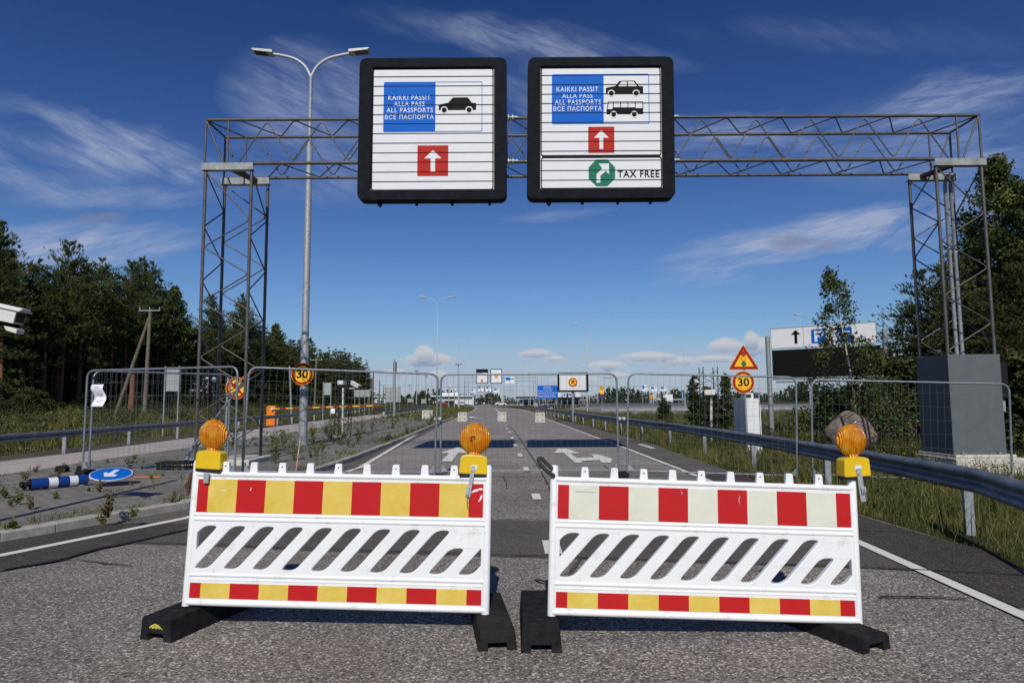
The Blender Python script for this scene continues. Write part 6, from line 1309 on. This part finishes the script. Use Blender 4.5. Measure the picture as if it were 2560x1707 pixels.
# right-hand trees
GR = 'trees behind the right gantry tower'
broadleaf('birch_tree', 91, 11.6, 2.6, 'tall drooping birch behind the right gantry tower', (at(2520, 900, 27).x, 27, .2), GR, 26000, .085, 1.1, .10, 'birch bark', 'birch leaves')
broadleaf('birch_tree', 92, 9.6, 2.3, 'birch at the right edge of the photo', (at(2610, 900, 25).x, 25, .2), GR, 16000, .085, 1.0, .10, 'birch bark', 'birch leaves')
def rput(i, px, ty, d, lb, k='p'):
    pr = pines[i % 4] if k == 'p' else spruces[i % 2]; t = at(px, ty, d); z0 = gz(t.x, d); s = (t.z-z0)/12.5; c = copy_tree(pr); c.location = (t.x, d, z0); c.scale = (max(.68, s*1.25),)*2+(s,); c.rotation_euler = (0, 0, i*1.7); c['label'] = lb; c['group'] = GR
rput(0, 2385, 640, 25, 'bushy pine inside the outline of the right gantry tower'); rput(1, 2440, 560, 30, 'taller dark pine behind the grey gantry cabinet'); rput(2, 2330, 680, 27, 'dark pine just left of the right gantry tower')
rput(3, 2500, 690, 23, 'dark pine right of the grey gantry cabinet'); rput(4, 2575, 640, 22, 'dark pine cut by the right edge of the photo'); rput(5, 2282, 775, 27, 'low pine right of the parking sign pole'); rput(6, 2350, 700, 33, 'pine filling the gap behind the right tower', 's'); rput(7, 2545, 560, 33, 'back row pine at the right edge', 's'); rput(8, 2425, 720, 24, 'lower pine directly behind the grey gantry cabinet'); rput(9, 2470, 640, 36, 'back row spruce right of the tower', 's')
rput(10, 2235, 860, 40, 'small pine behind the right parking sign pole'); rput(11, 2300, 820, 34, 'small pine left of the grey cabinet', 's'); rput(12, 2520, 800, 19.5, 'low dark pine beyond the rightmost fence panel')
for i, (px, d, s) in enumerate(((2225, 24, .9), (2262, 26, 1.25), (2300, 25, 1.2), (2345, 24, 1.1), (2530, 19, 1.0), (2575, 18, 1.1), (2440, 22, 1.), (2190, 30, .9), (2130, 31, .8), (2070, 31, .7))):
    t = at(px, 1000, d); c = copy_tree(bushes[i % 3]); c.location = (t.x, d, gz(t.x, d)); c.scale = (s, s, s*1.05); c.rotation_euler = (0, 0, i); c['label'] = 'leafy green bush on the right verge near the gantry cabinet' if i < 7 else 'leafy bush under the large parking sign'; c['group'] = 'bushes right verge '+('cabinet' if i < 7 else 'parking sign')
# birch sapling in front of the parking sign
t = at(2136, 1036, 22); tt = at(2066, 668, 22)
broadleaf('birch_sapling', 101, tt.z+.2, 2.1, 'young birch sapling with a leaning thin trunk in front of the large parking sign', (t.x+.05, 22, -.05), None, 8500, .055, 1.0, .13, 'birch bark', 'birch leaves', (tt.x-t.x)/(tt.z)*1.0, 'tree', 170, lambda q: (1-q)**.8*1.0+.03, .55, 1.5, .60)
for px, ty, d, lb, s in ((1735, 933, 34, 'slender young tree left of the right camera mast', .62), (1812, 925, 32, 'slender young tree right of the right camera mast', .5), (1780, 975, 36, 'low shrub between two slender trees in the right meadow', .8), (1659, 1000, 50, 'small solitary bush in the right meadow', .75), (1765, 960, 35, 'tree crown directly behind the right camera mast', .6)):
    t = at(px, ty, d); broadleaf('young_tree', int(px), t.z+.1, s, lb, (t.x, d, gz(t.x, d)), None, 3200, .07, .3, .02, 'grey bark', 'bush leaves', 0, 'tree', 80, lambda q: (1-q)**.6*1.05+.08)
for i, (px, ty, d) in enumerate(((1022, 985, 210), (1040, 975, 215), (1056, 977, 212), (1070, 984, 205), (1000, 985, 220), (1008, 990, 205), (1085, 992, 225))):
    t = at(px, ty, d); c = copy_tree(birches[i % 2] if i % 2 else bushes[i % 3]); h = 11. if i % 2 else 2.4; s = t.z/h; c.location = (t.x, d, 0); c.scale = (s*(1 if i % 2 else .8), s*(1 if i % 2 else .8), s); c['label'] = 'dark green tree behind the small sign backs far left of the road'; c['group'] = 'far trees behind the small sign backs'
for i, (px, ty, d) in enumerate(((1205, 988, 330), (1218, 984, 340), (1228, 982, 345), (1240, 986, 350), (1196, 991, 330), (1150, 985, 330), (1166, 986, 335), (1178, 984, 340), (1108, 984, 340), (1128, 983, 345))):
    t = at(px, ty, d); c = copy_tree(pines[i % 4]); s = t.z/12.5; c.location = (t.x, d, 0); c.scale = (s*2.2, s*2.2, s); c['label'] = 'far dark tree around the booths and the white building'; c['group'] = 'far trees by the booths'
# far-off wood
def far_wood():
    rng = np.random.default_rng(5); V = []
    for i in range(2600):
        y = rng.uniform(470, 700); px = rng.uniform(-300, 2900); x = (px-1280)/1660*y; h = (5.5+2.2*math.sin(px*.013)+1.6*math.sin(px*.041+1))*rng.uniform(.75, 1.25)*y/520
        if px > 1500: h *= 1.12
        if px > 1800: h *= 1.25
        w = h*.20; z = np.linspace(0.05, 1, 7); n = 26; t = rng.uniform(0, 1, n)**1.3; a = rng.uniform(0, 6.28, n); r = w*(1-t)*rng.uniform(.4, 1.2, n)+.1
        c = np.stack([x+r*np.cos(a), y+r*np.sin(a), h*t], 1); s = h*.10*rng.uniform(.6, 1.3, (n, 1)); u = nrm(rng.normal(0, 1, (n, 3))); v = nrm(np.cross(u, rng.normal(0, 1, (n, 3)))); V.append(np.stack([c-u*s, c+u*s, c+v*s*1.3+[0, 0, 1]*s*.8], 1).reshape(-1, 3))
    o = np_mesh('far_forest', np.concatenate(V), 3, ['far wood green']); tag(o, 'dark far-off wood along the whole horizon', 'forest', None, 'stuff')
far_wood()
# boulder
def boulder():
    bm = bmesh.new(); bmesh.ops.create_icosphere(bm, subdivisions=4, radius=1); rng = random.Random(3); off = [Vector((rng.uniform(-1, 1), rng.uniform(-1, 1), rng.uniform(-1, 1))).normalized() for _ in range(14)]; dd = [rng.uniform(.72, .95) for _ in off]
    c = at(2126, 1040, 20.2)
    for v in bm.verts:
        n = v.co.normalized(); r = 1.0
        for a, b in zip(off, dd):
            k = n.dot(a)
            if k > b*.98: r = min(r, b/k*1.02)
        r += .05*math.sin(n.x*7+2)*math.sin(n.y*6+n.z*3)+.02*math.sin(n.z*17+n.x*11)+.012*math.sin(n.x*31)*math.sin(n.z*27+n.y*19); r *= .92; v.co = Vector(((n.x+(.18 if n.x > 0 else 0)*abs(n.x)*(1-max(0, n.z)))*r*.78, n.y*r*.6, n.z*r*.82))
    me = bpy.data.meshes.new('boulder'); bm.to_mesh(me); bm.free(); me.materials.append(MT['boulder stone']); o = bpy.data.objects.new('boulder', me); COL.objects.link(o)
    for p in me.polygons: p.use_smooth = True
    o.location = (c.x, 20.3, .36); tag(o, 'large brown boulder below the birch sapling behind the rightmost fence panels', 'boulder')
boulder()
# ---- grass
def blades(rng, X, Y, h, w, lean=.35, base=None):
    n = len(X); Z = hz(X, Y) if base is None else base; b = np.stack([X, Y, Z-.01], 1); az = rng.uniform(0, 2*math.pi, n); side = np.stack([np.cos(az), np.sin(az), np.zeros(n)], 1); ld = rng.uniform(0, 2*math.pi, n); l = np.abs(rng.normal(0, lean, n))
    H = h*rng.uniform(.5, 1.2, n); tip = b+np.stack([np.cos(ld)*l*H, np.sin(ld)*l*H, H], 1); mid = b*.5+tip*.5+np.stack([-np.cos(ld)*l*H*.15, -np.sin(ld)*l*H*.15, H*.06], 1); W2 = (w*rng.uniform(.6, 1.3, n))[:, None]
    return np.concatenate([np.stack([b-side*W2, b+side*W2, mid+side*W2*.8, mid-side*W2*.8], 1), np.stack([mid-side*W2*.8, mid+side*W2*.8, tip+side*W2*.1, tip-side*W2*.1], 1)], 1).reshape(-1, 3)
def edge_at(Y): return np.interp(Y, [p[1] for p in road_r], [p[0] for p in road_r])
def grass():
    rng = np.random.default_rng(21); out = []
    # right verge and meadow
    for n, y0, y1, x1, h, w in ((26000, 4.2, 13, 8, .26, .0035), (30000, 9, 24, 12, .42, .006), (30000, 18, 48, 26, .42, .012), (12000, 40, 75, 34, .45, .028)):
        Y = rng.uniform(y0, y1, n); e = edge_at(Y); X = e+(x1*rng.uniform(0, 1, n)**1.15); k = np.clip((X-e)/1.3, .28, 1); cl = .6+.55*np.sin(X*2.3+Y*1.1)*np.sin(X*.9-Y*1.7); hh = h*k*np.clip(cl, .35, 1.3)
        out.append(blades(rng, X, Y, hh, np.full(n, w)))
    # left verge behind the guardrail
    for n, y0, y1, h, w in ((26000, 14, 42, .42, .011), (16000, 36, 90, .5, .026), (6000, 85, 170, .55, .06)):
        Y = rng.uniform(y0, y1, n); e = np.interp(Y, [p[1] for p in sroad_l], [p[0] for p in sroad_l])-.8; X = e-rng.uniform(0, 1, n)**1.2*17; cl = .7+.5*np.sin(X*1.3+Y*.9); out.append(blades(rng, X, Y, h*np.clip(cl, .35, 1.2)*np.clip((e-X)/1.2, .3, 1), np.full(n, w)))
    # strip between the two roads and beyond the far end of the road
    n = 9000; Y = rng.uniform(58, 170, n); a = np.interp(Y, [p[1] for p in sroad_r], [p[0] for p in sroad_r]); b = np.interp(Y, [p[1] for p in road_l], [p[0] for p in road_l]); X = a+(b-a)*rng.uniform(.03, .97, n); out.append(blades(rng, X, Y, np.full(n, .42), np.full(n, .045)))
    n = 6000; Y = rng.uniform(60, 130, n); X = edge_at(Y)+rng.uniform(.4, 6, n); out.append(blades(rng, X, Y, np.full(n, .35), np.full(n, .04)))
    n = 5000; Y = 5+rng.uniform(0, 1, n)**1.4*26; X = edge_at(Y)+.15+rng.uniform(0, 1, n)**1.3*9; out.append(blades(rng, X, Y, np.full(n, .55), .0022+Y*.00022, .5))
    V = np.concatenate(out); o = np_mesh('grass', V, 4, ['grass blades']); tag(o, 'long green and straw coloured grass of the verges and meadow', 'grass', None, 'stuff')
    # leafy herbs filling the meadow
    out = []
    for n, y0, y1, x0, x1, h, s in ((900, 8, 24, 1.0, 12, .55, .022), (1300, 18, 55, 1.2, 28, .7, .04)):
        Y = rng.uniform(y0, y1, n); X = edge_at(Y)+rng.uniform(x0, x1, n); Z = hz(X, Y); m = 24; t = rng.uniform(.1, 1, (n, m, 1)); H = h*rng.uniform(.5, 1.15, (n, 1, 1)); c = np.stack([X, Y, Z], 1)[:, None, :]+np.concatenate([rng.normal(0, .05, (n, m, 2))*(1+t), t*H], 2); out.append(leaves(rng, c.reshape(-1, 3), s))
    n = 1300; Y = rng.uniform(15, 80, n); X = np.interp(Y, [p[1] for p in sroad_l], [p[0] for p in sroad_l])-1.6-rng.uniform(0, 1, n)*13; Z = hz(X, Y); m = 22; t = rng.uniform(.1, 1, (n, m, 1)); c = np.stack([X, Y, Z], 1)[:, None, :]+np.concatenate([rng.normal(0, .09, (n, m, 2)), t*.75*rng.uniform(.5, 1.2, (n, 1, 1))], 2); out.append(leaves(rng, c.reshape(-1, 3), .05))
    o = np_mesh('meadow_herbs', np.concatenate(out), 4, ['bush leaves']); tag(o, 'leafy green herbs between the grasses of the verges', 'herbs', None, 'stuff')
    def flowers(name, mat, spots, h, spread, cnt, size, lb, tall=0.):
        out = []
        for X, Y in spots:
            Z = hz(X, Y); n = len(X); m = cnt; H = h*rng.uniform(.75, 1.15, (n, 1, 1)); zz_ = (H*(1-tall*rng.uniform(0, 1, (n, m, 1)))); c = np.stack([X, Y, Z], 1)[:, None, :]+np.concatenate([rng.normal(0, spread, (n, m, 2)), zz_], 2); out.append(leaves(rng, c.reshape(-1, 3), size))
        o = np_mesh(name, np.concatenate(out), 4, [mat]); tag(o, lb, 'flowers', None, 'stuff')
    def rs(n, y0, y1, x0, x1): Y = rng.uniform(y0, y1, n); return edge_at(Y)+rng.uniform(x0, x1, n), Y
    def lsid(n, y0, y1): Y = rng.uniform(y0, y1, n); return np.interp(Y, [p[1] for p in sroad_l], [p[0] for p in sroad_l])-1.5-rng.uniform(0, 12, n), Y
    flowers('yellow_flowers', 'yellow flower', [rs(110, 8, 18, 1.5, 6), rs(140, 16, 40, 2, 16), lsid(260, 16, 70)], .55, .07, 9, .016, 'scattered yellow flower heads among the verge grass')
    flowers('purple_flowers', 'purple flower', [rs(55, 17, 26, 4.5, 10), rs(60, 20, 32, 7, 15)], 1.05, .035, 26, .024, 'pinkish purple willowherb spikes in the right meadow', .38)
    flowers('white_flowers', 'white flower', [rs(50, 7.5, 20, 1., 7), lsid(60, 16, 50)], .5, .03, 6, .014, 'small white flower heads in the verges')
grass()
# ---- weeds growing on the island
def weed(seed, H, n, mat, spread):
    rng = np.random.default_rng(seed); o = thing('weed', 'weed', 'weed', (0, 0, 0)); mb = MB(); C = []
    for k in range(n):
        az = rng.uniform(0, 6.28); r = spread*rng.uniform(.1, 1); h = H*rng.uniform(.45, 1.1); p = [np.array([0, 0, 0.]), np.array([r*.4*math.cos(az), r*.4*math.sin(az), h*.55]), np.array([r*math.cos(az), r*math.sin(az), h])]
        mb.tube([tuple(q) for q in p], [.004, .003, .0015], 3, caps=False); t = rng.uniform(.12, 1, (26, 1)); q = np.where(t < .5, p[0]+(p[1]-p[0])*t*2, p[1]+(p[2]-p[1])*(t*2-1)); C.append(q+rng.normal(0, .035*(.4+H), (26, 3)))
    mb.build('stem', 'dry weed' if mat == 'dry weed' else 'weed leaves', o, False); C = np.concatenate(C); C[:, 2] = np.abs(C[:, 2]); np_mesh('foliage', leaves(rng, C, .022+.012*H), 4, [mat], parent=o); return o
wp = [weed(1, .30, 5, 'weed leaves', .16), weed(2, .16, 6, 'weed leaves', .14), weed(3, .55, 7, 'weed leaves', .22), weed(4, .24, 6, 'dry weed', .2), weed(5, .10, 5, 'weed leaves', .12), weed(6, .75, 12, 'weed leaves', .4)]
used = set()
def wput(k, x, y, s, lb, gp, z=.12):
    c = wp[k] if k not in used else copy_tree(wp[k]); used.add(k); c.location = (x, y, z); c.scale = (s, s, s); c.rotation_euler = (0, 0, random.uniform(0, 6)); c['label'] = lb; c['category'] = 'weed'
    if gp: c['group'] = gp
def wpx(k, px, py, s, lb, gp=None, z=.12): p = G(px, py, z); wput(k, p.x, p.y, s, lb, gp, z)
wpx(3, 268, 1293, 1.0, 'reddish dry weed at the kerb left of the barrier'); wpx(1, 335, 1293, .7, 'green leafy weed on the kerb beside the reddish one'); wpx(0, 258, 1312, .6, 'yellowish weed hanging over the kerb below the reddish one')
wpx(3, 432, 1256, .55, 'small dry weed on the pavers just left of the barrier'); wpx(5, 688, 1157, .95, 'large green weed clump beside the concrete pad of the left tower'); wpx(5, 735, 1150, .75, 'bright green weed clump right of the left tower pad')
wpx(2, 582, 1118, 1.6, 'tall weed between the legs of the left gantry tower'); wpx(2, 706, 1120, 1.1, 'tall weed just left of the tall lamp post'); wpx(2, 680, 1110, .9, 'thin tall weed left of the tall lamp post'); wpx(2, 783, 1096, 1.2, 'tall weed just right of the tall lamp post'); wpx(5, 828, 1100, 1.1, 'weed thicket left of the island camera mast'); wpx(5, 850, 1112, 1.1, 'weed thicket in front of the island camera mast'); wpx(2, 805, 1130, .8, 'leafy weed on the open pavers right of the lamp post'); wpx(5, 790, 1140, .6, 'low weed clump on the pavers before the camera mast')
wpx(2, 870, 1118, .7, 'weed right of the camera mast foot'); wpx(2, 892, 1110, .9, 'upright weed on the pavers right of the camera mast'); wpx(3, 165, 1178, .6, 'dry reddish tuft at the foot of the leftmost fence panel'); wpx(3, 325, 1170, .7, 'dry reddish tuft right of the fallen blue sign')
wpx(0, 12, 1245, .8, 'green weed at the left border of the photo on the pavers'); wpx(0, 48, 1260, .8, 'thin upright weed left of the reddish one'); wpx(4, 38, 1320, .9, 'flat weed by the kerb in the lower left corner'); wpx(0, 60, 1225, .6, 'yellowish weed in front of the fallen bollard'); wpx(0, 60, 1200, .7, 'weed behind the end of the fallen bollard')
rw = random.Random(4)
for i in range(70):
    y = rw.uniform(7.6, 26)**1.0; xr = interp(kk, y)-.2; xl = interp(isl_l, y)+.2; x = rw.uniform(xl, xr)
    if math.hypot(x+6.5, y-15.4) < 1: continue
    near = y < 13; wput(rw.choice([4, 4, 1, 0, 3, 4]), x, y, rw.uniform(.35, .8), 'small low weed in the joints of the pavers '+('in front of the mesh fence' if near else 'behind the mesh fence'), 'low weeds on the pavers '+('before' if near else 'behind')+' the fence')
for i in range(60):
    y = rw.uniform(26, 60); x = rw.uniform(interp(isl_l, y)+.3, interp(kk, y)-.3); wput(rw.choice([1, 2, 3, 1, 5]), x, y, rw.uniform(.5, 1.0), 'weed on the far part of the paved island beyond the camera mast', 'weeds on the far island')
for i in range(22):
    y = rw.uniform(20, 58); wput(rw.choice([3, 3, 1]), interp(kk, y)-.18, y, rw.uniform(.6, 1.1), 'dry weed along the far kerb of the paved island', 'weeds along the far kerb')

def island_tufts():
    rng = np.random.default_rng(77); n = 1500; Y = 7+rng.uniform(0, 1, n)**1.2*50; xl = np.interp(Y, [p[1] for p in isl_l], [p[0] for p in isl_l])+.1; xr = np.interp(Y, [p[1] for p in kk], [p[0] for p in kk])-.16
    u = rng.uniform(0, 1, n); u = np.where(rng.uniform(0, 1, n) < .35, 1-u**3*.12, u); X = xl+(xr-xl)*u; keep = (np.sin(X*2.1+Y*.7)+np.sin(Y*1.3-X*.8)+rng.normal(0, .8, n)) > -.2; X, Y = X[keep], Y[keep]; n = len(X); m = 9
    XX = np.repeat(X, m)+rng.normal(0, .035, n*m); YY = np.repeat(Y, m)+rng.normal(0, .035, n*m); h = np.repeat(rng.uniform(.03, .13, n), m)
    V = blades(rng, XX, YY, h, .002+YY*.00030, .6, np.full(n*m, .118)); o = np_mesh('joint_grass', V, 4, ['grass blades']); tag(o, 'sparse grass tufts growing out of the joints of the paved island', 'grass', None, 'stuff')
island_tufts()
